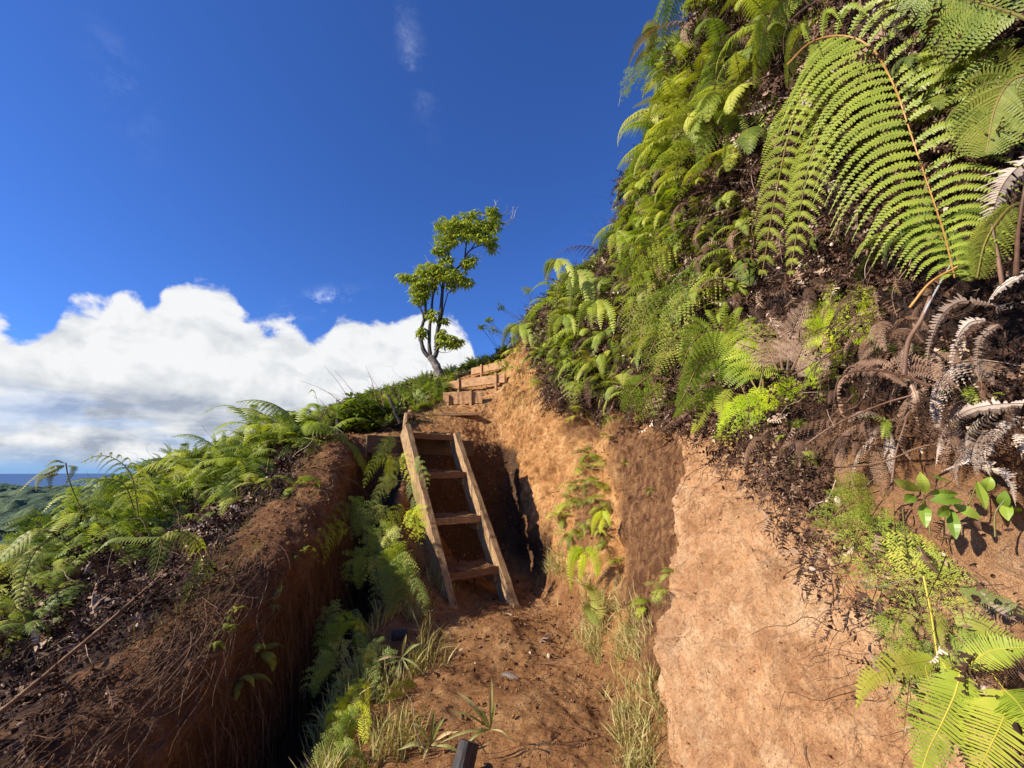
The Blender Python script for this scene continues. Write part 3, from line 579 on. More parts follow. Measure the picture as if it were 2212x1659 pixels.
def twig_t(g, k): r_ = np.random.default_rng(k); P = np.cumsum(np.r_[[[0, 0, 0]], np.c_[r_.normal(size=5)*.07, np.full(5, .2), r_.normal(size=5)*.06]], 0); tube(g, catmull(P, 12), .0055, .002, 3)
def root_t(g, k): r_ = np.random.default_rng(k+50); y = np.linspace(0, 1, 14); P = np.c_[.1*np.sin(y*r_.uniform(3, 6)+r_.uniform(0, 6))*y+r_.normal()*.25*y*y, y, .03*np.sin(y*7+k)]; tube(g, P, .0042, .0015, 3)
RT = [tpl(lambda g, k=k: root_t(g, k)) for k in range(5)]
TW = [tpl(lambda g, k=k: twig_t(g, k)) for k in range(5)]
def hang(N, n, r_, d=.8, o=.35, j=.55): return nrm(np.array([0, 0, -d])+N*o+r_.normal(size=(n, 3))*j)
def litter(mask, counts, seed, up=0., cs=1., mu=.42, th=1.):
    r_ = np.random.default_rng(seed); parts = []
    nP, nC, nT = counts
    for k in range(4):
        P, N, D_ = pick(mask, nP//4, seed+k); n = len(P); parts.append(batch(DP[k], P+N*(r_.random((n, 1))**1.3*.22*th+up), hang(N, n, r_), nrm(N+r_.normal(size=(n, 3))*.7), (.07+.12*r_.random(n))*np.clip(D_/3, .6, 1.5), np.clip(r_.normal(mu, .22, n), 0, 1)))
    for k in range(2):
        P, N, D_ = pick(mask, nC//2, seed+9+k); n = len(P); parts.append(batch(CL[k], P+N*(r_.random((n, 1))*.25*th+up), nrm(r_.normal(size=(n, 3))+N*.3), nrm(r_.normal(size=(n, 3))), cs*(.016+.03*r_.random(n))*np.clip(D_/3, .6, 1.6), np.clip(r_.normal(.45, .26, n), 0, 1)))
    for k in range(5):
        P, N, D_ = pick(mask, nT//5, seed+19+k); n = len(P); parts.append(batch(TW[k], P+N*(r_.random((n, 1))*.2*th+.02+up), hang(N, n, r_, .6, .3, .7), nrm(r_.normal(size=(n, 3))), (.12+.3*r_.random(n))*np.clip(D_/2.5, .5, 1.5), np.clip(r_.normal(.48, .2, n), 0, 1)))
    return parts
RIGHTM = hum*(AA > 16.0)*(hum > .5); LEFTM = hum*(AA < 4.7)*(Yg < 7.5); FARM = hum*(Yg > 6.3)*(AA < 16)*(TV[..., 2] > 2.2)*(1-cave_shade)
stuffobj('dead_fern_litter', litter(RIGHTM, (19000, 22000, 3500), 100, cs=.75, mu=.5), [LITTER], 'tangled mat of dead brown fern fronds and twigs covering the steep right slope', 'dead ferns')
stuffobj('dead_fern_litter', litter(LEFTM, (13000, 16000, 2500), 200, cs=.6, th=.5), [LITTER], 'purplish brown mat of dead fern on the left flank of the ridge', 'dead ferns')
stuffobj('dead_fern_litter', litter(FARM, (2500, 3000, 600), 300), [LITTER], 'dead fern mat beside the upper trail and under the tree', 'dead ferns')
# fringe of roots and dead fern hanging over the lip of the cut bank
LIP = sstep(15.85, 16.1, AA)*(1-sstep(16.3, 16.7, AA))
stuffobj('hanging_roots', litter(LIP, (1500, 1500, 900), 400), [LITTER], 'fringe of dead fern and fine roots hanging over the lip of the clay bank', 'roots')

# small green ferns growing through the mat
def spray(g, k):
    r_ = random.Random(k); 
    for i in range(5): 
        a = r_.uniform(-1.1, 1.1); blade(g, np.zeros(3), (math.sin(a), math.cos(a), r_.uniform(.1, .6)), (0, -.2, 1), r_.uniform(.6, 1), .45, 11, .13, sweep=.4, fill=.75, m=0, rm=1, rib=.008)
SPR = [tpl(lambda g, k=k: spray(g, k)) for k in range(5)]
def cover(mask, n, seed, sz=(.08, .2), off=.14):
    r_ = np.random.default_rng(seed); parts = []
    for k in range(5):
        P, N, D_ = pick(mask, n//5, seed+k); m_ = len(P); parts.append(batch(SPR[k], P+N*(off*(.4+.8*r_.random((m_, 1)))), hang(N, m_, r_, .55, .9, .4), nrm(N+np.array([0, 0, .6])+r_.normal(size=(m_, 3))*.3), (sz[0]+(sz[1]-sz[0])*r_.random(m_))*np.clip(D_/3.5, .7, 1.5)))
    return parts
gm = sstep(-.05, .35, fbm(TV, 1.5, 3, 91)); gm2 = sstep(-.25, .25, fbm(TV, 1.3, 3, 95))
UP = sstep(3.3, 4.6, Yg)
stuffobj('fern_cover', cover(RIGHTM*gm*(AA > 16.4)*(.35+.65*UP), 2600, 500), [G_MID, STEM], 'small green ferns growing through the dead mat on the right slope', 'small ferns')
stuffobj('fern_cover', cover(RIGHTM*gm2*UP, 1500, 520), [G_LACE, STEM], 'pale green lacy fern cover on the farther part of the right slope', 'small ferns')
stuffobj('fern_cover', cover(LEFTM*(.1+gm2)*sstep(3.8, 5.0, Yg)*(AA < 3.6), 1000, 540, (.12, .28)), [G_MID, STEM], 'low green ferns on the left flank of the ridge', 'small ferns')
stuffobj('fern_cover', cover(FARM*(.3+gm2), 1700, 560, (.1, .24)), [G_MID, STEM], 'low green ferns along the skyline beside the upper trail', 'small ferns')

# grass
def gblade(g, k):
    r_ = np.random.default_rng(k); c = r_.uniform(.2, 1.1); s = np.linspace(0, 1, 6); y = s-.25*c*s*s; z = np.zeros(6); x = c*.55*s*s; w = .022*(1-s**1.6)+.001
    V = np.stack([np.c_[x, z-w, y], np.c_[x, z+w, y]], 1).reshape(-1, 3); g.add(V, [[i*2, i*2+1, i*2+3, i*2+2] for i in range(5)])
GB = [tpl(lambda g, k=k: gblade(g, k)) for k in range(6)]
def grass(mask, n, seed, h=(.06, .2), lean=.4):
    r_ = np.random.default_rng(seed); parts = []
    for k in range(6):
        P, N, D_ = pick(mask, n//6, seed+k); m_ = len(P); up = nrm(np.array([0, 0, 1.])+N*.5+r_.normal(size=(m_, 3))*lean); sidev = nrm(r_.normal(size=(m_, 3)))
        X = nrm(np.cross(sidev, up)); V, F, M = GB[k]; sc = (h[0]+(h[1]-h[0])*r_.random(m_)**2)[:, None, None]; Yv = np.cross(up, X)
        W = P[:, None]+(V[None, :, 0, None]*X[:, None]+V[None, :, 1, None]*Yv[:, None]+V[None, :, 2, None]*up[:, None])*sc
        parts.append((W.reshape(-1, 3), (F[None]+(np.arange(m_)*len(V))[:, None, None]).reshape(-1, 4), np.tile(M, m_), None))
    return parts
gn = sstep(-.25, .3, fbm(TV, 3.2, 3, 99))
LG = sstep(8.7, 9.1, AA)*(1-sstep(9.9, 10.5, AA+.5*nb))*(Yg > 1.9)*(Yg < 5.0)*gn
RG = sstep(12.0, 12.7, AA+.4*nb)*(1-sstep(13.2, 13.8, AA))*(Yg > 2.5)*(Yg < 5.7)*gn
SG = sstep(3.6, 4.0, AA+.3*nb)*(1-sstep(4.3, 4.5, AA+.3*nb))*(Yg > 2.5)*(Yg < 6.5)*gn
TG = (sstep(12.8, 13.4, AA)*(1-sstep(16.6, 17.2, AA))+sstep(5, 6.5, AA)*(1-sstep(9, 9.6, AA)))*(Yg > 7.0)*(Yg < 11)*gn
stuffobj('grass', grass(LG, 2600, 606, (.06, .24), .5), [GRASSG], 'fresh green grass along the left edge of the path', 'grass')
stuffobj('grass', grass(LG, 1800, 600, (.07, .2)), [GRASSM], 'dry straw coloured grass along the left edge of the path', 'grass')
stuffobj('grass', grass(RG, 3600, 620, (.05, .2), .5), [GRASSG], 'green grass along the foot of the clay bank', 'grass')
stuffobj('grass', grass(SG+.0, 1100, 640, (.04, .13), .7), [GRASSM], 'short grass along the crest of the ridge by the rope', 'grass')
stuffobj('grass', grass(TG, 3000, 660, (.07, .2), .7), [GRASSM], 'grass beside the steps of the upper trail', 'grass')
# crumbs and clods
def clod(g, k): r_ = np.random.default_rng(k); V = np.array([[1, 0, 0], [0, 1, 0], [-1, 0, 0], [0, -1, 0], [0, 0, .8], [0, 0, -.8]])*r_.uniform(.6, 1.2, (6, 1)); M_ = [(V[0]+V[1])/1.5, (V[1]+V[2])/1.5, (V[2]+V[3])/1.5, (V[3]+V[0])/1.5]; V = np.vstack([V, M_]); g.add(V, [[4, 0, 6, 1], [4, 1, 7, 2], [4, 2, 8, 3], [4, 3, 9, 0], [5, 1, 6, 0], [5, 2, 7, 1], [5, 3, 8, 2], [5, 0, 9, 3]])
CLD = [tpl(lambda g, k=k: clod(g, k)) for k in range(3)]
def clods(mask, n, seed, sz=(.004, .016)):
    r_ = np.random.default_rng(seed); parts = []
    for k in range(3):
        P, N, D_ = pick(mask, n//3, seed+k); m_ = len(P); parts.append(batch(CLD[k], P+N*.002, nrm(r_.normal(size=(m_, 3))), nrm(r_.normal(size=(m_, 3))), (sz[0]+(sz[1]-sz[0])*r_.random(m_)**4)*np.clip(D_/3, .5, 1.6)))
    return parts
o = stuffobj('soil_crumbs', clods(pth+.0, 5000, 800)+clods(sstep(3.9, 4.3, AA)*(1-sstep(5, 5.4, AA)), 6000, 810)+clods(clay*(AA > 13)*(AA < 16.3), 3500, 820, (.003, .012)), [SOIL], 'loose crumbs of soil on the path, the ridge and the clay bank', 'soil')
a = o.data.color_attributes.new('soil', 'FLOAT_COLOR', 'POINT'); a.data.foreach_set('color', np.tile(np.array([.25, 0, 0, 1], np.float32), len(o.data.vertices)))
# fine roots
def roots(mask, n, seed, sc=(.15, .55), out_=.004, d=1.0, fl=.5, along=None):
    r_ = np.random.default_rng(seed); parts = []
    for k in range(5):
        P, N, D_ = pick(mask, n//5, seed+k); m_ = len(P); T = nrm((np.array([0, 0, -d]) if along is None else np.array(along))+r_.normal(size=(m_, 3))*fl); T = nrm(T-N*(T*N).sum(-1, keepdims=True)*.85)
        V, F, M = RT[k]; V = V.copy(); s = (sc[0]+(sc[1]-sc[0])*r_.random(m_))*np.clip(D_/3.2, .45, 1.2); V = V*np.array([1, 1, .6]); parts.append(batch((V, F, M), P+N*out_, T, N, s, None))
    return parts
SPM = sstep(3.9, 4.3, AA)*(1-sstep(5.6, 6.6, AA))*(Yg < 5.2)
CLM = sstep(13.4, 14, AA)*(1-sstep(16, 16.2, AA))*(Yg < 6)
stuffobj('roots', roots(SPM, 800, 700, (.12, .45), .006, .5, .6)+roots(SPM*(AA < 5.2), 6000, 750, (.03, .12), .008, .5, .9)+roots(sstep(5.2, 5.6, AA)*(1-sstep(6.2, 6.9, AA))*(Yg < 4.6), 260, 720, (.25, .7), .03, 1.5, .25)
         +roots(SPM*(Yg < 3.6)*(AA < 5.4), 700, 740, (.2, .7), .02, along=(.1, -.8, -.35), fl=.22)+roots(SPM*(AA > 4.9)*(Yg < 4), 160, 745, (.2, .5), .02, 1.5, .3), [ROOTM], 'fine brown roots trailing over the bare ridge soil', 'roots')
stuffobj('leaf_litter', litter(pth*(Yg > 2)*(Yg < 6), (60, 420, 120), 420, th=.03, cs=.7, mu=.52)+litter(CLM*(Yg > 2), (20, 60, 30), 440, th=.02, cs=.5, mu=.6), [LITTER], 'scattered dead leaves and twigs on the path', 'dead leaves')
stuffobj('roots', roots(CLM*sstep(.0, .4, nb), 160, 760, (.2, .7), .004, 1.5, .2)+roots(pth*(Yg < 5.2)*(Yg > 2), 420, 780, (.05, .25), .006, 0, 1.), [ROOTM], 'thin roots and straws on the clay bank and the path', 'roots')

# ------------------------------------------------------------ individual ferns, shaped one by one
TOC = lambda p: nrm(np.array(EYE)-np.asarray(p))
def P3D(pts):
    R = []
    for x, y, Y in pts:
        p = at(x, y, Y); q, n = hit(x, y)
        if q is not None:
            mg = .5 if x > 1440 and 560 < y < 900 else .3 if x > 1180 and y < 900 else .12
            if (p-EYE).length > (q-EYE).length-mg: p = EYE+(p-EYE).normalized()*((q-EYE).length-mg)
        R.append(p)
    L = [(p-EYE).length for p in R]                 # keep the curve smooth in depth
    if len(L) > 2: L = [min(L[i], (L[max(0, i-1)]+2*L[i]+L[min(len(L)-1, i+1)])/4) for i in range(len(L))]
    return [np.array(EYE+(p-EYE).normalized()*l) for p, l in zip(R, L)]
def fern_at(label, name='fern', cat='fern', group=None, loc=None): return empty(name, loc, label, cat, group)
def addf(e, g, nm, lm, sm): 
    V, F, M = g.arr(); V = V-np.array(e.location)
    o = None
    for k, mt in ((0, lm), (1, sm)):
        if not (M == k).any(): continue
        c = bpy.data.objects.new(nm if o is None else 'stalk', part_mesh(nm, V, F[M == k], mt)); COL.objects.link(c); c.parent = o or e; o = o or c
    return o
def yl(px, y0, y1): n = len(px); return [(x, y, y0+(y1-y0)*i/(n-1)) for i, (x, y) in enumerate(px)]
def hero(label, fronds, lm, sm, name='fern', cat='fern'):
    e = None
    for f in fronds:
        kind, px, y0, y1, a = f[:5]; kw = f[5] if len(f) > 5 else {}
        P = P3D(yl(px, y0, y1)); 
        if e is None: e = fern_at(label, name, cat, None, P[0])
        g = Geo(); up = TOC(P[len(P)//2])*(.35 if px[0][0] < 700 else 1)+np.array([0, 0, .9 if px[0][0] < 700 else .15]); dm = np.dot(P[len(P)//2]-np.array(EYE), [0, CP, SP]); wpx = a/FV*dm
        if kind == 'bip': bip(g, P, wpx, up=up, **kw)
        elif kind == 'lace': lace(g, P, wpx, kw.get('n', 10), up=up, fine=kw.get('fine', 1.0), droop=kw.get('droop', .25), stalk=kw.get('stalk', .0025))
        elif kind == 'blade': dead = lm in (D_PALE, D_PINK, D_BROWN); sword(g, P, wpx*(.68 if dead else 1), kw.get('n', 24), up=up, curl=kw.get('curl', .9 if dead else .15), jit=.3 if dead else .08, drop=.14 if dead else .02)
        elif kind == 'stem': tube(g, catmull(P, 12), wpx, wpx*.7, 6, 1)
        addf(e, g, 'stalk' if kind == 'stem' else 'frond', lm, sm)
    return e
BG = dict(npair=33, droop=1.3, fwd=-.05, lift=.8, segs=36, segw=.0255, stalk=.006, bare=.05, fill=.92, curve=(0, 0, .2))
hero('huge arching light green frond with an orange midrib, largest in the upper right corner',
     [('bip', [(1700, 140), (1745, 95), (1795, 78), (1845, 82), (1888, 110), (1922, 165), (1950, 235), (1978, 320), (2008, 410), (2038, 500), (2062, 600)], 1.95, 1.5, 265, dict(BG, Wr=.5))], G_HERO, STEM_O)
hero('light green fronds hanging straight down left of the huge arching frond',
     [('bip', [(1775, 120), (1738, 190), (1706, 280), (1684, 380), (1666, 470), (1645, 600)], 2.2, 1.9, 105, dict(npair=17, droop=1.2, fwd=.3, lift=.3, segs=20, segw=.024, fill=.8)),
      ('bip', [(1800, 170), (1765, 290), (1738, 400), (1706, 600)], 2.15, 1.85, 80, dict(npair=16, droop=1.2, fwd=.3, lift=.3, segs=18, segw=.022, fill=.8))], G_HERO, STEM)
hero('tall green frond with drooping ribs on the upper slope left of the giant fern',
     [('bip', [(1600, 50), (1562, 110), (1542, 190), (1526, 270), (1512, 370)], 3.2, 2.9, 90, dict(npair=22, droop=1.0, fwd=.4, segs=18, segw=.032)),
      ('bip', [(1650, 100), (1612, 180), (1592, 270), (1572, 370)], 3.1, 2.85, 70, dict(npair=18, droop=1.0, fwd=.5, segs=16, segw=.03))], G_MID, STEM)
hero('yellow green fronds cascading over the top edge of the slope against the sky',
     [('bip', [(1520, -60), (1470, -20), (1445, 40), (1432, 120)], 4.2, 4.0, 70, dict(npair=18, droop=1., fwd=.5, segs=14, segw=.035)), ('bip', [(1480, -20), (1440, 0), (1418, 60), (1405, 150)], 4.4, 4.2, 55, dict(npair=16, droop=1., fwd=.5, segs=14, segw=.035)),
      ('bip', [(1600, -40), (1560, -10), (1530, 40), (1500, 120)], 3.8, 3.6, 75, dict(npair=18, droop=1., fwd=.5, segs=14, segw=.035))], G_BRIGHT, STEM)
hero('yellowing forked fern reaching furthest left into the sky from the upper slope',
     [('blade', [(1420, 60), (1395, 75), (1372, 105), (1355, 150)], 4.2, 4.1, 12), ('blade', [(1420, 70), (1400, 100), (1390, 140)], 4.2, 4.1, 11), ('blade', [(1425, 60), (1400, 55), (1385, 72)], 4.2, 4.1, 11), ('blade', [(1425, 90), (1385, 120), (1368, 150)], 4.2, 4.1, 9)], G_YEL, STEM_Y)
hero('fronds arching along the top edge of the picture left of the giant frond',
     [('bip', [(1760, 20), (1720, -10), (1680, 10), (1650, 70), (1640, 140)], 2.5, 2.3, 80, dict(npair=20, droop=.9, fwd=.4, segs=18, segw=.03)), ('bip', [(1700, 60), (1660, 70), (1640, 110), (1630, 190)], 2.6, 2.45, 60, dict(npair=16, droop=.9, fwd=.4, segs=16, segw=.03)),
      ('bip', [(1780, 40), (1740, 60), (1710, 110), (1700, 190)], 2.3, 2.2, 70, dict(npair=18, droop=.9, fwd=.4, segs=16, segw=.03))], G_HERO, STEM)
hero('glossy comb shaped frond hanging in the dark gap right of the tall drooping frond', [('blade', [(1612, 215), (1640, 235), (1660, 280), (1655, 330)], 2.9, 2.75, 32, dict(n=26)), ('blade', [(1625, 225), (1620, 260), (1630, 300)], 2.9, 2.8, 22, dict(n=20))], G_MID, STEM, 'sword_fern')
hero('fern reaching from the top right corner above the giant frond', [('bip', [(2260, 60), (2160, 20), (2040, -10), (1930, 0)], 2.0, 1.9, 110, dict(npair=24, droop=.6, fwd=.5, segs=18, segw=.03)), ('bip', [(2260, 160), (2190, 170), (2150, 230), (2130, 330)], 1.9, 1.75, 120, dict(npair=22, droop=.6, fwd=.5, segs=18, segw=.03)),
      ('bip', [(2240, 430), (2180, 450), (2130, 520), (2110, 600)], 1.9, 1.75, 80, dict(npair=14, droop=.9, fwd=.4, segs=16, segw=.022))], G_DARK, STEM)  # dark leaf colour paints in the shade of this corner
hero('dark green frond tip hanging below the giant frond', [('bip', [(2010, 470), (2040, 520), (2070, 560), (2096, 606)], 1.75, 1.6, 45, dict(npair=18, droop=.2, fwd=.5, segs=14, segw=.018)), ('bip', [(2000, 400), (1985, 460), (1970, 520), (1965, 560)], 1.75, 1.6, 45, dict(npair=16, droop=.6, fwd=.5, segs=14, segw=.02))], G_MID, STEM)
hero('olive green fan of arched fronds on the bank directly above the bare clay',
     [('bip', [(1650, 850), (1640, 790), (1600, 735), (1545, 712), (1500, 735), (1472, 790)], 3.2, 2.85, 75, dict(npair=22, droop=.5, fwd=.2, segs=16, segw=.034)), ('bip', [(1640, 850), (1600, 790), (1560, 770), (1510, 790), (1480, 850), (1462, 880)], 3.1, 2.8, 65, dict(npair=20, droop=.7, fwd=.3, segs=16, segw=.034)),
      ('bip', [(1640, 840), (1650, 780), (1640, 740), (1590, 712), (1560, 690)], 3.1, 2.9, 80, dict(npair=18, droop=.4, fwd=.3, segs=16, segw=.034)),
      ('blade', [(1560, 830), (1520, 860), (1480, 880), (1452, 905)], 3.0, 2.8, 20), ('blade', [(1570, 840), (1530, 870), (1510, 910), (1492, 940)], 3.0, 2.8, 20), ('blade', [(1580, 840), (1560, 870), (1565, 900), (1550, 945)], 3.0, 2.75, 20)], G_BRIGHT, STEM)
hero('fresh green lacy fern drooping over the clay just below the olive fan of fronds', [('lace', [(1560, 850), (1590, 880), (1570, 930), (1530, 960)], 2.95, 2.75, 60, dict(n=9)), ('lace', [(1590, 850), (1630, 860), (1640, 890), (1625, 920)], 2.95, 2.75, 55, dict(n=9)), ('lace', [(1640, 850), (1680, 850), (1690, 880)], 2.9, 2.8, 50, dict(n=8)), ('lace', [(1600, 830), (1620, 890), (1600, 935)], 2.9, 2.7, 55, dict(n=9)), ('lace', [(1720, 790), (1750, 790), (1770, 830)], 2.6, 2.45, 50, dict(n=8)), ('lace', [(1700, 800), (1700, 840), (1680, 880)], 2.6, 2.45, 45, dict(n=8))], G_LIME, STEM, 'lacy_fern')
hero('brightest lime green lacy fern, standing upright amid the dark hollow at right',
     [('lace', px, 2.35, 2.15, w_, dict(n=9, droop=.1)) for px, w_ in (([(1812, 735), (1780, 680), (1735, 655)], 50), ([(1815, 735), (1800, 660), (1790, 595)], 45), ([(1820, 735), (1850, 660), (1862, 600)], 48), ([(1822, 735), (1870, 680), (1893, 622)], 42), ([(1812, 740), (1770, 715), (1728, 700)], 50), ([(1815, 742), (1775, 745), (1735, 755)], 40), ([(1825, 740), (1860, 720), (1880, 690)], 45), ([(1815, 740), (1800, 760), (1780, 770)], 35))], G_LIME, STEM_Y, 'lacy_fern')
DD = dict(npair=12, droop=.3, fwd=.9, segs=14, segw=.022, fill=.6, jit=.2)
hero('fan of dead pinkish brown fronds behind the olive green fan', [('bip', px, 3.0, 2.85, 46, DD) for px in ([(1680, 800), (1650, 740), (1605, 690)], [(1690, 800), (1680, 730), (1660, 670)], [(1700, 800), (1710, 720), (1740, 650)], [(1710, 800), (1740, 740), (1780, 700)], [(1710, 810), (1750, 790), (1790, 780)], [(1690, 790), (1640, 760), (1590, 740)])], D_PINK, STEM_D, 'dead_fern')
hero('dead tan frond with long curled ribs arching over the slope at right', [('bip', [(2010, 835), (1950, 812), (1880, 800), (1815, 815), (1800, 870)], 1.95, 1.8, 130, dict(npair=12, droop=1.1, fwd=-.5, segs=24, segw=.016, fill=.6, jit=.15, Wr=.03)), ('blade', [(1960, 835), (1900, 800), (1850, 795), (1810, 830), (1815, 890), (1840, 915)], 1.9, 1.8, 12, dict(n=40)), ('blade', [(1970, 830), (1980, 880), (1950, 960), (1970, 1000)], 1.9, 1.75, 12, dict(n=40))], D_PINK, STEM_D, 'dead_fern')
hero('bleached white dead frond curling down by the right edge of the picture', [('blade', [(2230, 870), (2140, 875), (2075, 895), (2030, 950), (2020, 1010)], 1.6, 1.5, 22, dict(n=46)), ('blade', [(2040, 880), (2060, 940), (2110, 1000), (2170, 1030), (2195, 1095)], 1.6, 1.5, 24, dict(n=46)), ('blade', [(2150, 890), (2090, 930), (2080, 990), (2030, 1020)], 1.6, 1.5, 26, dict(n=36)), ('blade', [(2210, 900), (2160, 930), (2130, 980), (2140, 1030)], 1.6, 1.5, 24, dict(n=36))], D_PALE, STEM_D, 'dead_fern')
hero('pair of curved bleached fronds hooked downward high in the dead mat at right', [('blade', [(2150, 660), (2080, 650), (2035, 680), (2010, 740), (2000, 800)], 1.75, 1.65, 18, dict(n=40)), ('blade', [(2130, 690), (2090, 700), (2060, 750), (2055, 830)], 1.75, 1.65, 16, dict(n=36)), ('blade', [(2160, 700), (2120, 730), (2110, 790), (2120, 830)], 1.75, 1.65, 16, dict(n=36))], D_PALE, STEM_D, 'dead_fern')
hero('striped grey and white dead frond at the right edge beside the giant frond', [('blade', [(2240, 330), (2180, 380), (2150, 440), (2140, 520)], 1.6, 1.5, 40, dict(n=34)), ('blade', [(2250, 560), (2210, 590), (2160, 620), (2130, 660)], 1.6, 1.5, 15, dict(n=30))], D_PALE, STEM_D, 'dead_fern')
r0 = random.Random(5)
for k, (x, y) in enumerate([(1960, 700), (2100, 760), (2170, 790), (2060, 800), (1930, 760), (2180, 960), (1900, 900), (1880, 960), (1960, 950), (2100, 850)]):
    p, n = hit(x, y)
    if p: place('dead', p+n*.08, n, .38, 'brown dead fern hanging in the mat at the right edge', 'dead ferns at right', mats=((D_PINK, D_BROWN, D_PALE)[k % 3], STEM_D), nf=4, spread=1.8)
BL = dict(n=30, curl=.1)
hero('yellow green forked fern with broad comb blades in the lower right corner',
     [('blade', [(2022, 1425), (1985, 1430), (1945, 1438), (1900, 1452), (1868, 1480), (1848, 1535)], 1.28, 1.2, 34, BL), ('blade', [(2075, 1450), (2062, 1500), (2035, 1560), (2005, 1620), (1985, 1690)], 1.2, 1.1, 62, dict(n=34, curl=.08)),
      ('blade', [(2165, 1490), (2170, 1540), (2140, 1610), (2100, 1690)], 1.15, 1.05, 78, dict(n=36, curl=.08)), ('blade', [(2090, 1440), (2130, 1410), (2180, 1400), (2250, 1400)], 1.2, 1.1, 36, BL), ('blade', [(2170, 1490), (2200, 1520), (2240, 1580)], 1.15, 1.05, 60, BL),
      ('blade', [(2030, 1420), (2045, 1450), (2048, 1480)], 1.27, 1.25, 14, dict(n=14)), ('stem', [(1995, 1245), (2012, 1330), (2025, 1420)], 1.4, 1.28, 2.0), ('stem', [(2025, 1420), (2050, 1440), (2075, 1450)], 1.28, 1.2, 1.4), ('stem', [(2025, 1420), (2000, 1450), (2060, 1560)], 1.28, 1.2, 1.1), ('stem', [(2110, 1400), (2140, 1450), (2170, 1490)], 1.25, 1.15, 1.4)], G_BRIGHT, STEM_Y, 'forked_fern')
hero('dark green comb fronds pointing right out of the picture above the corner fern', [('blade', [(2070, 1270), (2120, 1290), (2180, 1310), (2250, 1335)], 1.35, 1.25, 24, BL), ('blade', [(2060, 1340), (2110, 1350), (2170, 1380), (2250, 1410)], 1.35, 1.25, 28, BL), ('blade', [(2040, 1330), (2020, 1360), (2040, 1400)], 1.35, 1.3, 20, BL)], G_DARK, STEM, 'sword_fern')
LA = dict(n=11, droop=.3)
hero('dark fine lacy fern hanging beside the bare clay on the lower right', [('lace', px, 1.75, 1.6, w_, LA) for px, w_ in (([(1900, 1060), (1850, 1080), (1790, 1130), (1760, 1200)], 75), ([(1920, 1060), (1880, 1120), (1840, 1200), (1820, 1290)], 80), ([(1930, 1080), (1930, 1160), (1900, 1250), (1880, 1360)], 85), ([(1950, 1100), (1960, 1200), (1980, 1290), (2000, 1380)], 85), ([(1900, 1050), (1850, 1050), (1790, 1070)], 70), ([(1960, 1150), (2010, 1220), (2060, 1290), (2090, 1360)], 80))], G_MID, STEM, 'lacy_fern')
hero('dark lacy fern trailing down to the bottom edge beside the corner fern', [('lace', px, 1.45, 1.3, w_, LA) for px, w_ in (([(1990, 1330), (1970, 1420), (1960, 1510), (1950, 1600)], 75), ([(2010, 1340), (2020, 1430), (1990, 1520), (1970, 1620)], 75), ([(2030, 1340), (2080, 1390), (2110, 1450)], 60), ([(1960, 1300), (1930, 1360), (1935, 1430)], 60))], G_MID, STEM, 'lacy_fern')
hero('dead curled purple brown frond dangling in the lacy fern at lower right', [('blade', [(1985, 1180), (2000, 1210), (2030, 1240)], 1.5, 1.45, 18, dict(n=16, curl=.9)), ('blade', [(1900, 1300), (1905, 1340), (1890, 1400)], 1.5, 1.45, 15, dict(n=22, curl=.9))], D_BROWN, STEM_D, 'dead_fern')
# forked hanging ferns on the far slope, hands of blades
def hands(label, spots, lm, sm, Y, W=13, L=75, group=None):
    for k, (x, y) in enumerate(spots):
        fr = []
        for a in (-.9, -.3, .3, .9):
            a += r0.uniform(-.15, .15); l = L*r0.uniform(.7, 1.1); fr.append(('blade', [(x, y), (x+math.sin(a)*l*.4, y+5+math.cos(a)*l*.15), (x+math.sin(a)*l*.62, y+l*.5), (x+math.sin(a)*l*.7, y+l)], Y, Y-.12, W, dict(n=20)))
        e = hero(label, fr, lm, sm, 'forked_fern'); 
        if group: e['group'] = group
hands('pale green forked fern spreading like a hand at the left side of the slope', [(1245, 585)], G_LACE, STEM, 5.2, 16, 85)
hands('bright green forked fern with hanging fingers below the pale hand shaped fern', [(1285, 650)], G_BRIGHT, STEM, 5.0, 14, 80)
hands('bright forked fern hanging on the far slope', [(1215, 680), (1200, 560), (1330, 500), (1400, 400), (1120, 700), (1390, 560)], G_BRIGHT, STEM, 5.0, 11, 60, 'forked ferns on the far slope')
for lab, spots, lm in (('lacy green fern spray slanting down across the middle of the right slope', [((1430, 590), (1370, 650), (1355, 740)), ((1470, 480), (1390, 540), (1340, 600)), ((1560, 560), (1480, 620), (1450, 700)), ((1500, 700), (1430, 720), (1390, 790)), ((1420, 800), (1370, 840), (1350, 890)), ((1500, 600), (1430, 650), (1400, 710))], G_LACE),):
    for k, px in enumerate(spots):
        e = hero(lab, [('bip', list(px), 3.9, 3.6, 60, dict(npair=13, droop=.7, fwd=.5, segs=10, segw=.02, fill=.6)), ('bip', [(x+26, y+20) for x, y in px], 3.9, 3.6, 50, dict(npair=12, droop=.7, fwd=.5, segs=9, segw=.02, fill=.6))], (lm, G_BRIGHT, G_MID)[k % 3], STEM, 'lacy_fern'); e['group'] = 'lacy sprays on the slope'
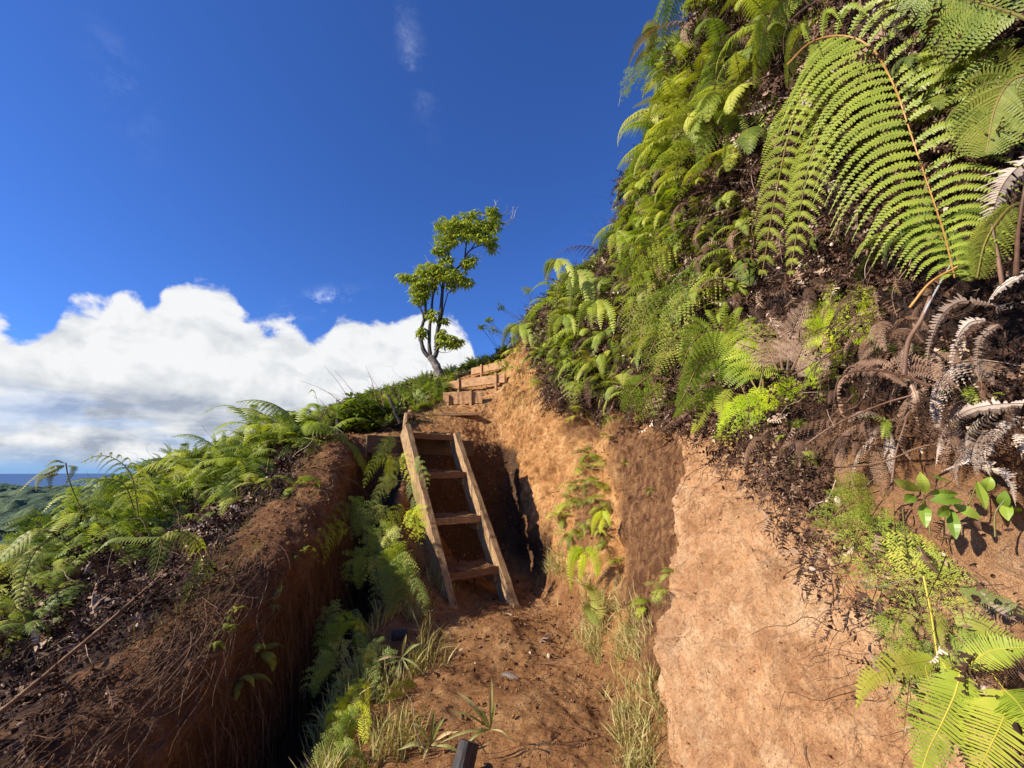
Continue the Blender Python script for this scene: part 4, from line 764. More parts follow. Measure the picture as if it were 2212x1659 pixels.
# cut bank groove: ferns in a column
GL = 'small fern in the planted groove of the clay bank'
for k, (x, y, kd, L) in enumerate([(1255, 900, 'lace', 60), (1240, 880, 'lace', 50), (1275, 980, 'lace', 50), (1300, 1000, 'lace', 50), (1285, 1040, 'lace', 60), (1250, 1050, 'lace', 55), (1235, 1085, 'lace', 60), (1290, 1080, 'lace', 55), (1215, 1120, 'bip', 55), (1300, 1130, 'lace', 50), (1250, 1150, 'lace', 45), (1310, 1180, 'lace', 50), (1260, 1010, 'lace', 45), (1230, 1160, 'bip', 50), (1330, 1210, 'lace', 40), (1275, 1150, 'fork', 60), (1305, 1100, 'lace', 40), (1440, 1280, 'lace', 60), (1400, 1310, 'lace', 60), (1450, 1240, 'lace', 40), (1355, 1000, 'lace', 22), (1405, 1060, 'lace', 24)]):
    p, n = hit(x, y)
    if p: place(kd, p, n, L/FV*(p.y)*1.0, GL if k < 17 else 'tiny green fern rooted on the bare clay face', 'ferns in the clay groove' if k < 17 else 'tiny ferns on the clay face', mats=(G_LACE if k % 2 else G_BRIGHT, STEM), nf=4, spread=1.9)
hero('glowing yellow green fern hanging at the foot of the planted groove', [('blade', [(1262, 1185), (1240, 1195), (1233, 1230), (1235, 1285)], 4.3, 4.2, 15), ('blade', [(1262, 1185), (1282, 1195), (1290, 1225), (1290, 1250)], 4.3, 4.2, 15), ('blade', [(1260, 1190), (1258, 1220), (1250, 1260)], 4.3, 4.15, 13)], G_LIME, STEM, 'sword_fern')
hero('fern frond standing in the grass at the foot of the clay bank', [('blade', [(1285, 1350), (1292, 1310), (1280, 1275), (1262, 1265)], 4.1, 4.0, 18), ('blade', [(1290, 1350), (1272, 1320), (1258, 1300)], 4.1, 4.0, 13)], G_LACE, STEM, 'sword_fern')
hero('pair of bright lime leaves hanging in the middle of the clay bank', [('blade', [(1300, 1105), (1285, 1125), (1278, 1160)], 4.3, 4.2, 9, dict(n=34)), ('blade', [(1300, 1105), (1312, 1115), (1318, 1140)], 4.3, 4.2, 9, dict(n=34)), ('blade', [(1300, 1105), (1300, 1130), (1296, 1155)], 4.3, 4.2, 8, dict(n=34))], G_LIME, STEM, 'forked_fern')
# bank left of the ladder
LB = [(860, 965, 55), (850, 1000, 60), (880, 1010, 55), (870, 1050, 65), (790, 1100, 75), (830, 1105, 85), (880, 1110, 80), (765, 1150, 85), (815, 1165, 90), (870, 1160, 95), (840, 1210, 90), (885, 1200, 85), (800, 1210, 80), (860, 1260, 80), (900, 1250, 70), (745, 1330, 75), (775, 1350, 75), (740, 1380, 80), (770, 1410, 80), (735, 1440, 80), (765, 1470, 85), (750, 1530, 85), (780, 1560, 80), (745, 1600, 90), (775, 1630, 85), (820, 1420, 60), (800, 1500, 60)]
def Ybank(y): return np.interp(y, [950, 1000, 1100, 1200, 1300, 1400, 1500, 1659], [5.5, 5.2, 4.75, 4.5, 4.2, 3.6, 3.2, 2.75])
for k, (x, y, L) in enumerate(LB):
    Y = float(Ybank(y)); fr = []
    for j in range(3):
        kd = 'bip' if (k+j) % 2 else 'lace'; a = r0.uniform(-2.0, .3)+j*.5; l = L*r0.uniform(.8, 1.15); x1 = x+math.sin(a)*l*.5; fr.append((kd, [(x+8, y-12, ), (x1, y-16+l*.12), (x+math.sin(a)*l*.85, y+l*.35), (x+math.sin(a)*l, y+l*.85)], Y+.05, Y-.16, L*(.5 if kd == 'lace' else .4), dict(n=7, fine=1.2) if kd == 'lace' else dict(npair=11, droop=.6, fwd=.5, segs=8, segw=.018, fill=.55, stalk=.003)))
    lab = ('lacy fern hanging on the bank left of the ladder' if y < 1300 else 'lacy fern on the left edge of the path above the dark gully')
    e = hero(lab, fr, (G_LACE, G_BRIGHT, G_MID, G_LIME, G_LACE)[(k*3) % 5], STEM, 'lacy_fern'); e['group'] = 'lacy ferns left of the ladder' if y < 1300 else 'lacy ferns along the gully edge'
hero('yellow green comb fronds sticking out of the grass left of the path', [('blade', [(900, 1480), (870, 1478), (835, 1488)], 3.0, 2.9, 11), ('blade', [(880, 1500), (850, 1500), (832, 1515)], 3.0, 2.9, 9)], G_YEL, STEM, 'sword_fern')
p, n = hit(560, 1440)
for k, (x, y, L) in enumerate([(560, 1410, 80), (520, 1470, 60), (590, 1300, 45), (640, 1200, 40), (500, 1330, 45), (480, 1380, 50)]):
    p, n = hit(x, y)
    if p: place('bip' if k < 2 else 'fork', p, n, L/FV*p.y, 'dark fern growing on the shaded gully wall', 'ferns on the gully wall', mats=(G_MID, STEM), nf=3, spread=1.6)
# left flank
hero('yellow forked fern with hanging blades standing out against the sea at the far left', [('blade', [(140, 1005), (110, 1010), (70, 1035), (32, 1072)], 3.3, 3.1, 9, dict(n=26)), ('blade', [(140, 1005), (110, 1020), (85, 1035), (78, 1062)], 3.3, 3.1, 10), ('blade', [(125, 1022), (108, 1030), (110, 1064)], 3.3, 3.15, 8), ('blade', [(150, 1005), (160, 1012), (140, 1050)], 3.3, 3.15, 8), ('blade', [(140, 1000), (120, 995), (95, 1010)], 3.3, 3.2, 8), ('stem', [(142, 1000), (150, 1040), (175, 1100)], 3.3, 3.4, 1.3)], G_YEL, STEM, 'forked_fern')
HL = dict(npair=13, droop=1.1, fwd=.1, lift=.5, segs=20, segw=.013, fill=.8)
hero('arching grey green frond on the left skyline, ribs combed like a wave', [('bip', [(300, 1120), (285, 1030), (250, 992), (210, 985), (175, 1000)], 3.7, 3.5, 70, HL), ('bip', [(290, 1100), (270, 1050), (235, 1035), (200, 1050), (190, 1100)], 3.6, 3.4, 60, HL)], G_MID, STEM)
hero('two ribbed fronds drooping behind the rope on the left flank', [('bip', [(440, 1200), (420, 1165), (385, 1150), (350, 1160)], 3.25, 3.1, 50, dict(HL, npair=12)), ('bip', [(330, 1180), (350, 1160), (345, 1200), (330, 1250)], 3.15, 3.05, 38, dict(HL, npair=11)), ('bip', [(430, 1190), (440, 1220), (420, 1260), (400, 1300)], 3.2, 3.1, 40, dict(HL, npair=11))], G_MID, STEM)
hero('pale curling frond tip sticking out over the purple mat left of the rope', [('blade', [(350, 1160), (290, 1162), (240, 1165), (200, 1200)], 3.0, 2.9, 14, dict(n=26, curl=.5)), ('stem', [(255, 1170), (275, 1210), (300, 1250)], 2.95, 3.0, 1.4)], G_LACE, STEM, 'sword_fern')
hero('light green frond hanging at the left edge of the picture over the purple mat', [('bip', [(120, 1150), (70, 1150), (20, 1190), (-30, 1240)], 2.9, 2.7, 45, dict(HL, npair=12)), ('bip', [(110, 1160), (70, 1200), (50, 1260), (40, 1310)], 2.9, 2.7, 42, dict(HL, npair=12))], G_LACE, STEM)
LF = [(60, 1100, 110, 'bip'), (110, 1080, 120, 'bip'), (160, 1090, 110, 'bip'), (220, 1090, 100, 'bip'), (30, 1130, 100, 'fork'), (90, 1130, 90, 'lace'), (190, 1040, 130, 'bip'), (240, 1045, 140, 'fork'), (290, 1030, 130, 'bip'), (150, 1060, 110, 'fork'), (340, 1020, 120, 'bip'), (270, 1060, 100, 'bip'), (330, 1010, 100, 'dead'), (360, 1040, 90, 'dead'), (400, 1000, 110, 'bip'), (440, 980, 120, 'bip'), (480, 960, 120, 'fork'), (520, 960, 120, 'bip'), (560, 970, 90, 'bip'), (450, 1030, 110, 'fork'), (500, 1010, 100, 'fork'), (540, 1010, 80, 'bip'), (420, 1080, 90, 'fork'), (620, 930, 90, 'bip'), (650, 930, 90, 'bip'), (690, 925, 80, 'bip'), (20, 1320, 110, 'bip'), (60, 1340, 110, 'bip'), (10, 1400, 100, 'bip'), (110, 1330, 80, 'fork'), (10, 1250, 100, 'lace'), (330, 1100, 80, 'dead'), (590, 985, 70, 'bip')]
for k, (x, y, L, kd) in enumerate(LF):
    p, n = hit(x, y+12)
    if p is None or p.y > 9: p = at(x, y+25, 4.4); p, n = near(p)
    mt = {'dead': (D_BROWN, STEM_D), 'fork': (G_LACE, STEM), 'lace': (G_YEL, STEM)}.get(kd, ((G_MID, G_LACE, G_BRIGHT)[k % 3], STEM))
    lab = {'dead': 'dead brown fern on the left flank skyline', 'fork': 'pale forked fern on the left flank of the ridge', 'lace': 'yellowing lacy fern at the left edge', 'bip': 'green feathery fern on the left flank of the ridge'}[kd]
    place(kd, p, Vector((-.1, -.1, 1)) if kd != 'x' else n, L/FV*min(p.y, 5.5)*1.0, lab, kd+' ferns on the left flank' if kd != 'bip' else 'feathery ferns on the left flank', mats=mt, nf=5, spread=5.2)
LS = [(x, float(np.interp(x, [150, 300, 450, 600, 720], [1010, 985, 940, 905, 885]))) for x in np.linspace(170, 700, 17)]
for k, (x, y) in enumerate(LS):
    for dy, Y0 in ((58, 4.3), (30, 5.2)):
        yb = y+dy+r0.uniform(-8, 14); q, n = near(at(x+r0.uniform(-18, 18), yb, Y0+(x-170)/530*1.6)); kd = ('bip', 'bipf', 'fork', 'bip', 'lace')[(k*2+(dy > 40)) % 5]
        place(kd, q, Vector((0, 0, 1)), r0.uniform(105, 175)/FV*q.y, {'bip': 'green feathery fern', 'bipf': 'drooping green fern', 'fork': 'pale forked fern', 'lace': 'lacy green fern'}[kd]+' on the left skyline of the ridge', kd+' ferns on the left skyline', mats=(r0.choice([G_LACE, G_BRIGHT, G_MID, G_BRIGHT]), STEM), nf=6, spread=5.4)
for x, y, Y0, L in ((-10, 1130, 3.6, 150), (35, 1110, 3.8, 150), (80, 1090, 4.0, 140), (120, 1085, 4.0, 130), (10, 1180, 3.3, 140), (60, 1160, 3.5, 120), (100, 1140, 3.7, 120), (-20, 1230, 3.0, 150)):
    q, n = near(at(x, y+25, Y0)); place(('bip', 'bipf')[x % 2], q, Vector((0, 0, 1)), L/FV*Y0, 'tall bright fern at the far left edge in front of the sea', 'ferns at the far left edge', mats=(r0.choice([G_BRIGHT, G_LACE]), STEM), nf=6, spread=5.4)
# ferns over the right slope
def inpoly(x, y, P):
    c = False; j = len(P)-1
    for i in range(len(P)):
        if (P[i][1] > y) != (P[j][1] > y) and x < (P[j][0]-P[i][0])*(y-P[i][1])/(P[j][1]-P[i][1])+P[i][0]: c = not c
        j = i
    return c
ZN = [('upper part of the right slope near the sky edge', [(1400, 0), (1700, 0), (1640, 330), (1380, 400), (1390, 200)], 64, (110, 220)), ('middle of the right slope', [(1380, 400), (1640, 330), (1660, 620), (1500, 760), (1400, 860), (1250, 840), (1200, 700), (1230, 520)], 95, (65, 125)), ('left end of the right slope beside the upper trail', [(1030, 780), (1130, 660), (1200, 580), (1220, 700), (1250, 840), (1140, 860)], 34, (45, 80)),
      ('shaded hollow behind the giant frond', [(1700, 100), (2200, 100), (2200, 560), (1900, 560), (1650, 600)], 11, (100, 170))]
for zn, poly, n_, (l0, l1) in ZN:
    pts = []; tries = 0
    while len(pts) < n_ and tries < 4000:
        tries += 1; x = r0.uniform(1000, 2212); y = r0.uniform(-20, 900)
        if inpoly(x, y, poly) and all((x-a)**2+(y-b)**2 > (l0*.36)**2 for a, b in pts): pts.append((x, y))
    for x, y in pts:
        p, n = hit(x, y)
        if p is None: p, n = near(at(x+40, y+20, 4.6))
        L = r0.uniform(l0, l1)*(.6 if x < 1480 and 'upper' in zn else 1); kd = r0.choices(['bip', 'bipf', 'hang', 'lace', 'fork', 'dead', 'sword'], [2, 2, 9 if 'upper' in zn else 4, 3, 2.5, 2, 1])[0] if 'shaded' not in zn else r0.choice(['hang', 'bip'])
        lm = {'bip': [G_MID, G_BRIGHT, G_LACE], 'bipf': [G_MID, G_HERO, G_BRIGHT], 'hang': [G_HERO, G_BRIGHT, G_MID, G_LACE], 'lace': [G_LACE, G_MID, G_LIME], 'fork': [G_BRIGHT, G_LACE, G_YEL], 'dead': [D_BROWN, D_PINK, D_BROWN], 'sword': [G_MID, G_BRIGHT]}[kd]
        lm = r0.choice(lm) if 'shaded' not in zn else G_DARK  # darker leaves in the hollow stand in for its shade
        word = {'bip': 'green feathery fern', 'bipf': 'green drooping fern', 'hang': 'hanging fern', 'lace': 'finely cut lacy fern', 'fork': 'forked fern', 'dead': 'dead brown fern', 'sword': 'comb shaped sword fern'}[kd]
        depth = (p-EYE).dot(Vector((0, CP, SP)))
        place(kd, p+n*.10, n, L/FV*depth, word+' on the '+zn, word+'s on the '+zn, mats=(lm, STEM_D if kd == 'dead' else STEM), nf=4, spread=2.2)
# collapsed dead fronds lying over the mat
dp = []
while len(dp) < 60:
    x = r0.uniform(1250, 2200); y = r0.uniform(60, 1000)
    if any((x-a)**2+(y-b)**2 < 45**2 for a, b in dp) or (x > 1650 and y < 640): continue
    p, n = hit(x, y)
    if p is None or not (inpoly(x, y, [(1400, 60), (2212, 60), (2212, 980), (1900, 1000), (1700, 960), (1500, 870), (1250, 820), (1230, 560), (1380, 400)])): dp.append((x, y)) if random.random() < .02 else None; continue
    dp.append((x, y)); L = r0.uniform(60, 130)*(1.3 if x > 1700 else 1); place('dead', p+n*.12, n, L/FV*(p-EYE).dot(Vector((0, CP, SP))), 'collapsed dead brown fern frond hanging over the mat on the right slope', 'collapsed dead fronds', mats=(r0.choice([D_BROWN, D_BROWN, D_PINK]), STEM_D), nf=3, spread=1.4, clump=True)
# skyline and upper trail
for k, (x, y, L, kd) in enumerate([(1030, 770, 45, 'bip'), (1000, 790, 45, 'bip'), (1060, 745, 45, 'fork'), (1085, 720, 45, 'bip'), (1110, 700, 50, 'bip'), (975, 795, 40, 'bip'), (920, 830, 60, 'lace'), (895, 845, 60, 'lace'), (930, 850, 55, 'lace'), (880, 860, 55, 'bip'), (905, 865, 50, 'lace'), (850, 870, 60, 'bip'), (1160, 640, 50, 'bip'), (1190, 610, 50, 'fork'), (1090, 760, 40, 'lace'), (1060, 775, 40, 'bip'), (940, 820, 40, 'bip')]):
    p, n = hit(x, y+12)
    if p is None: p, n = near(at(x, y+25, 9))
    place(kd, p, Vector((0, 0, 1)), L/FV*p.y, 'small green fern beside the upper trail', 'ferns beside the upper trail', mats=((G_LACE, G_MID, G_BRIGHT)[k % 3], STEM), nf=5, spread=5.2, clump=True)
# leafy bush left of the ladder top
LEAFT = tpl(lambda g: g.add([[0, 0, 0], [-.16, .35, .03], [0, .4, -.02], [.16, .35, .03], [-.12, .7, -.05], [0, .75, -.1], [.12, .7, -.05], [0, 1, -.22]], [[0, 1, 2, 0], [0, 2, 3, 0], [1, 4, 5, 2], [2, 5, 6, 3], [4, 7, 5, 4], [5, 7, 6, 5]]))
def fixq(V, F): return [f[:3] if f[3] == f[0] else f for f in F]
def leaves(name, P, Y_, N_, sc, mat, parent):
    V, F, M, _ = batch(LEAFT, P, Y_, N_, sc); tri = F[:, 3] == F[:, 0]; me = bpy.data.meshes.new(name)
    me.from_pydata(V.tolist(), [], [tuple(f[:3]) if t else tuple(f) for f, t in zip(F.tolist(), tri)]); me.materials.append(mat)
    o = bpy.data.objects.new(name, me); COL.objects.link(o); o.parent = parent
    if parent: o.location = -parent.location
    return o
def rosettes(C, per, r_, L, downy=.5):
    P = []; Y_ = []; S_ = []
    for c in C:
        k = r_.integers(per-2, per+3); a = r_.random()*6.28+np.arange(k)*2.4; el_ = r_.uniform(-.2, .9, k); d_ = np.c_[np.cos(a)*np.cos(el_), np.sin(a)*np.cos(el_), np.sin(el_)-downy*.6]
        P.append(c+nrm(d_)*.01); Y_.append(nrm(d_)); S_.append(L*r_.uniform(.7, 1.2, k))
    P = np.concatenate(P); Y_ = np.concatenate(Y_); return P, Y_, nrm(np.array([0, 0, 1.])+r_.normal(size=P.shape)*.25), np.concatenate(S_)
def shrub(label, px, py, Y, rpx, n, L, mat, name='shrub', stems=5, group=None, squash=.8):
    r_ = np.random.default_rng(int(px+py)); c = np.array(at(px, py, Y)); R = rpx/FV*Y; b = c-Z*R*1.1; q, nn = near(b); b = np.array(q)
    e = empty(name, b, label, name, group); C = []
    for k in range(n): v = nrm(r_.normal(size=3))*R*r_.random()**.4; v[2] *= squash; C.append(c+v)
    g = Geo()
    for k in range(stems): tube(g, catmull([b, (b+C[k])/2+r_.normal(size=3)*R*.15, C[k]], 7), .012*R/.3, .004, 4)
    V, F, M = g.arr(); me = bpy.data.meshes.new('stem'); me.from_pydata((V-b).tolist(), [], [tuple(f[:3]) if f[3] == f[0] else tuple(f) for f in F.tolist()]); me.materials.append(BARK); o = bpy.data.objects.new('stem', me); COL.objects.link(o); o.parent = e
    leaves('foliage', *rosettes(C, 7, r_, L), mat, e); return e
shrub('round leafy green bush left of the top of the ladder', 790, 900, 7.0, 62, 170, .16, TLEAF, squash=.75)
shrub('lower darker bush on the ridge crest behind the knotted rope', 640, 925, 6.6, 45, 90, .15, TLEAF)
for x, y, r in ((1058, 690, 10), (1083, 662, 9), (1042, 705, 8), (1140, 628, 12), (1065, 712, 12)): shrub('small round leaved sprig on the skyline of the slope', x, y, 9.6, r, 9, .08, TLEAF, stems=3, group='sprigs on the skyline')
# long grass stalks over the bush
r_ = np.random.default_rng(3)
e = empty('tall_grass', at(790, 905, 6.8), 'tuft of tall dry grass stalks rising behind the bush against the cloud', 'grass')
g = Geo()
for a, b in (((700, 790), (775, 905)), ((648, 822), (760, 890)), ((722, 800), (790, 900)), ((745, 830), (800, 900)), ((790, 790), (815, 880)), ((620, 885), (700, 900)), ((660, 880), (740, 905)), ((690, 840), (770, 900)), ((720, 850), (790, 905)), ((850, 830), (820, 890)), ((800, 815), (830, 880))):
    A = np.array(at(*a, 6.8)); B = np.array(at(*b, 6.8)); tube(g, catmull([B, (A+B)/2+Z*.08, A], 8), .006, .002, 3)
V, F, M = g.arr(); me = mesh_np('stalk', V-np.array(e.location), F, False); me.materials.append(ROOTM); o = bpy.data.objects.new('stalk', me); COL.objects.link(o); o.parent = e
# broad leaved plant at right
def lanceleaf(g, P, W, up, m=0):
    R = catmull(P, 9); T = nrm(np.gradient(R, axis=0)); s = np.linspace(0, 1, 9); w = W*np.sin(np.pi*np.clip(s*.93+.05, 0, 1))**.9; sd = nrm(np.cross(T, up)); nn = np.cross(sd, T)
    V = np.stack([R-sd*w[:, None]+nn*w[:, None]*.25, R, R+sd*w[:, None]+nn*w[:, None]*.25], 1).reshape(-1, 3); F = []
    for i in range(8): F += [[i*3, i*3+1, i*3+4, i*3+3], [i*3+1, i*3+2, i*3+5, i*3+4]]
    g.add(V, F, m)
e = empty('broadleaf_plant', at(2040, 1120, 1.55), 'plant with pointed bright green leaves beside the white dead frond', 'plant')
for k, (a, b) in enumerate([((1985, 1060), (1930, 1035)), ((2000, 1065), (1988, 1020)), ((2010, 1065), (2070, 1068)), ((2010, 1080), (2080, 1082)), ((2060, 1090), (2120, 1120)), ((2050, 1095), (2025, 1115)), ((1995, 1075), (2000, 1140)), ((2055, 1100), (2065, 1165)), ((2085, 1105), (2120, 1145)), ((2110, 1040), (2130, 1100)), ((2165, 1100), (2172, 1060)), ((2170, 1080), (2178, 1125)), ((2205, 1110), (2180, 1095)), ((2130, 1060), (2140, 1030)), ((1975, 1070), (1955, 1085)), ((2055, 1040), (2015, 1030))]):
    A = np.array(at(*a, 1.5)); B = np.array(at(*b, 1.47)); g = Geo(); up = TOC(A)+RNG.normal(size=3)*.35; lanceleaf(g, [A, (A+B)/2+TOC(A)*.012, B], .0165, up)
    o = addf(e, g, 'leaf', SHRUB if k != 8 else D_PINK, STEM)
for pts in ([(2010, 1160), (2005, 1110), (1990, 1060)], [(2040, 1160), (2040, 1110), (2055, 1090)], [(2150, 1160), (2150, 1110), (2170, 1080)], [(2040, 1110), (2085, 1100), (2110, 1045)]):
    g = Geo(); tube(g, catmull(P3D([(x, y, 1.52) for x, y in pts]), 8), .0028, .0015, 5, 1); addf(e, g, 'stem', SHRUB, STEM)
# bigger single stalks in the dead mat
for k, (lab, px, Y, r, mt) in enumerate([('reddish broken fern stalk standing in the dark hollow at right', [(1953, 810), (1962, 740), (1990, 690), (2010, 640)], 1.9, .008, STEM_D), ('thin straight grey stick slanting across the dark hollow', [(1985, 700), (2010, 650), (2060, 560)], 1.8, .004, TWIGP), ('orange brown dry stalk crossing the grey stick', [(1965, 665), (2010, 610), (2070, 575)], 1.85, .0045, STEM_O), ('brown upright stem right of the giant frond', [(2165, 620), (2155, 550), (2140, 480)], 1.65, .006, STEM_D), ('brown upright stem at the right edge of the picture', [(2195, 600), (2200, 500), (2215, 400)], 1.6, .007, STEM_D),
        ('long brown stalk looping over the bank above the clay', [(1740, 960), (1800, 920), (1900, 875), (1985, 850)], 2.0, .004, STEM_D), ('red brown stalk leaning in front of the dead fronds', [(1925, 1060), (1935, 980), (1960, 900)], 1.75, .005, STEM_D), ('bent brown stalk below the white dead frond', [(1800, 1010), (1900, 1000), (2020, 960), (2130, 1010)], 1.7, .004, ROOTM), ('brown vine curling on the slope left of the giant frond', [(1680, 350), (1660, 330), (1625, 360), (1630, 410), (1660, 440)], 2.7, .005, STEM_D)]):
    o = tubeobj('stalk', catmull(P3D([(x, y, Y) for x, y in px]), 16), r, r*.7, mt, None, 6, .08); tag(o, lab, 'stalk')
# tufts of broad grass by the path
for lab, (x, y, Y), bl in (('tuft of broad bladed grass at the left edge of the path above the black post', (1060, 1575, 2.65), [(-72, -80, 9), (2, -110, 8), (12, -60, 5), (-90, -40, 4), (-60, 40, 6), (-110, 30, 5), (50, 30, 3), (-30, -50, 5)]), ('clump of long curved grass blades in the bank left of the path', (868, 1420, 3.5), [(-40, 110, 9), (-20, 130, 8), (10, -50, 6), (40, -30, 6), (50, 40, 5), (-60, 10, 5), (30, 80, 5)]),
        ('clump of broad grass blades low on the bank beside the black post', (930, 1610, 2.75), [(30, -60, 8), (-40, -50, 7), (60, -30, 6), (-70, 10, 8), (10, -80, 6), (-20, 40, 6), (70, 20, 6)]), ('tall grass clump at the foot of the clay bank', (1360, 1330, 4.1), [(0, -90, 5), (12, -110, 5), (-10, -70, 4), (25, -60, 4), (-30, 50, 5), (20, 70, 5), (-60, 20, 4), (-40, -40, 4)])):
    P0 = np.array(at(x, y, Y)); e = empty('grass_tuft', P0, lab, 'grass tuft')
    for dx, dy, w_ in bl:
        B = np.array(at(x+dx, y+dy, Y-.05)); g = Geo(); mid = (P0+B)/2+Z*.02+TOC(P0)*.02; lanceleaf(g, [P0, mid, B], w_/FV*Y*.45, TOC(P0)); addf(e, g, 'blade', GRASSG, STEM)

# ------------------------------------------------------------ the tree on the crest
TY = 9.8
def zt(x, y): return ((850+x*.3316)*.8848, (450+y*.3316)*.8848)
def TPt(x, y, dz_=0): X, Y = zt(x, y); return np.array(at(X, Y, TY+dz_))
root = TPt(690, 1470); tree = empty('tree', root, 'small wind bent tree with two leafy crowns standing on the crest above the ladder', 'tree')
def ttube(nm, pts, r0_, r1_, mat, k=7):
    r0_, r1_ = (r0_*.72, r1_*.6) if nm == 'branch' else (r0_, r1_)
    P = catmull([TPt(*p) for p in pts], 5*len(pts)); o = tubeobj(nm, P-root, r0_, r1_, mat, tree, k, .06); return o
ttube('trunk', [(700, 1480), (670, 1390), (640, 1320), (605, 1270)], .115, .085, BARK_P, 10)
for pts, a, b in (([(615, 1290), (560, 1230), (540, 1160), (528, 1090), (555, 1010), (570, 880), (555, 790), (590, 700)], .085, .03), ([(610, 1280), (598, 1200), (600, 1060), (612, 960), (622, 840), (645, 740), (620, 640)], .07, .025), ([(620, 1290), (650, 1240), (655, 1110), (680, 960), (692, 810), (705, 710), (735, 640), (790, 628)], .085, .04),
                  ([(565, 1010), (545, 940), (518, 895)], .04, .03), ([(655, 1180), (640, 1120), (680, 1040), (700, 930), (735, 800)], .035, .02), ([(790, 628), (840, 585), (870, 520), (905, 480), (960, 455), (1040, 440)], .04, .015), ([(775, 635), (745, 560), (735, 470), (760, 380), (790, 300)], .035, .012), ([(860, 540), (870, 440), (900, 340), (880, 260), (930, 225), (980, 210), (1040, 225), (1080, 280)], .03, .015),
                  ([(740, 800), (800, 755), (860, 700)], .018, .01), ([(560, 800), (500, 720), (430, 690), (380, 650)], .018, .01), ([(690, 780), (670, 700), (640, 660)], .02, .01), ([(630, 1220), (690, 1170), (760, 1150), (820, 1150)], .02, .008), ([(905, 480), (960, 400), (1050, 330), (1090, 290)], .02, .01), ([(530, 850), (480, 790), (450, 770)], .014, .008), ([(690, 590), (660, 500), (680, 420)], .02, .01)):
    ttube('branch', pts, a, b, BARK)
for pts in ([(1100, 295), (1160, 280), (1215, 250), (1235, 190), (1262, 155)], [(1120, 290), (1180, 290), (1235, 283)], [(1090, 260), (1130, 230), (1170, 190), (1165, 150)], [(1085, 240), (1080, 170), (1095, 130), (1120, 100)], [(1090, 150), (1075, 110)], [(1200, 255), (1215, 200), (1210, 165)], [(1130, 330), (1170, 300), (1200, 290)], [(1150, 220), (1190, 215), (1225, 160)], [(700, 560), (650, 520), (625, 490)], [(640, 480), (600, 425)], [(600, 580), (560, 520)], [(520, 640), (475, 605)], [(900, 590), (960, 550), (1035, 480)], [(920, 560), (950, 520), (975, 490)], [(660, 1230), (710, 1240), (760, 1230)]):
    ttube('dead_twig', pts, .012, .004, TWIGP, 4)
CLU = [(740,290,85,55),(850,270,80,50),(950,310,80,60),(1060,270,55,75),(1060,200,40,35),(930,205,40,22),(720,400,75,60),(850,360,90,50),(1000,370,90,50),(1060,440,35,50),(680,480,50,35),(725,545,45,28),(870,560,35,40),(910,545,30,40),(600,620,80,45),(700,600,70,30),(560,690,80,50),(680,660,90,45),(780,660,80,35),(860,705,50,40),(520,760,65,50),(520,835,45,38),(600,760,60,40),(410,665,45,22),(450,700,40,22),(760,740,40,40),(620,960,45,40),(545,1080,33,33),(700,1130,45,55),(760,1150,55,40),(700,1000,25,28),(820,1155,28,22)]
r_ = np.random.default_rng(11); C = []
for x, y, rx, ry in CLU:
    for k in range(max(4, int(rx*ry/58))):
        v = nrm(r_.normal(size=3))*r_.random()**.4*1.28; C.append(TPt(x+v[0]*rx, y+v[2]*ry, v[1]*rx*.0036))
leaves('crown', *rosettes(C, 5, r_, .14, 1.5), TLEAF, tree)

# ------------------------------------------------------------ far hills and sea
def hillmat(name, cols):
    m, nt, out = newmat(name); geo = nt.nodes.new('ShaderNodeNewGeometry'); P = geo.outputs['Position']
    n = nz(nt, P, .03, 8, .7); v = nz(nt, P, .11, 4, .7); f = mth(nt, 'ADD', mth(nt, 'MULTIPLY', n, .6), mth(nt, 'MULTIPLY', v, .4)); col = ramp(nt, f, cols)
    b = nt.nodes.new('ShaderNodeBsdfPrincipled'); nt.links.new(col, b.inputs['Base Color']); b.inputs['Roughness'].default_value = .9
    bumpchain(nt, b, [(n, 14, .9), (v, 5, .9)]); nt.links.new(b.outputs[0], out.inputs[0]); return m
HM = hillmat('forested_hill', [(.38, (.035, .07, .035)), (.5, (.07, .12, .05)), (.62, (.17, .21, .08))])
def ridge(name, A, B, Y0, dY, base, seed, amp):
    nx, ny = 420, 200; xs = np.linspace(-1, 1, nx); X = np.zeros((ny, nx, 3))
    a, b = np.array(at(*A, Y0)), np.array(at(*B, Y0))
    for j in range(ny):
        s = (j/(ny-1))*2-1; X[j, :, 0] = np.interp(xs, [-1, -.33, .33, 1], [a[0]-(b[0]-a[0])*1.0, a[0], b[0], b[0]+(b[0]-a[0])*1.5]); X[j, :, 1] = Y0+s*dY
        X[j, :, 2] = np.interp(xs, [-1, -.33, .33, 1], [a[2]-60, a[2], b[2], b[2]-5])-abs(s)**1.3*(a[2]-base)*(.45 if s < 0 else 1)
    X[..., 2] += 7*fbm(X, 1/22, 3, seed+30)*sstep(0, 1, X[..., 1]/Y0)+amp*fbm(X, 1/(dY*.35), 6, seed, .55)*(.3+np.minimum(1, np.abs(np.linspace(-1, 1, ny))[:, None]*2)); i = np.arange(nx*ny).reshape(ny, nx)
    return tag(link(name, mesh_np(name, X.reshape(-1, 3), np.stack([i[:-1, :-1], i[:-1, 1:], i[1:, 1:], i[1:, :-1]], -1).reshape(-1, 4), True), HM), 'forested hills between the ridge and the sea', 'hills', kind='structure')
ridge('hills', (20, 1088), (150, 1062), 1100, 1050, -430, 3, 32)
ridge('hills', (-20, 1046), (70, 1050), 3600, 900, -430, 8, 60)
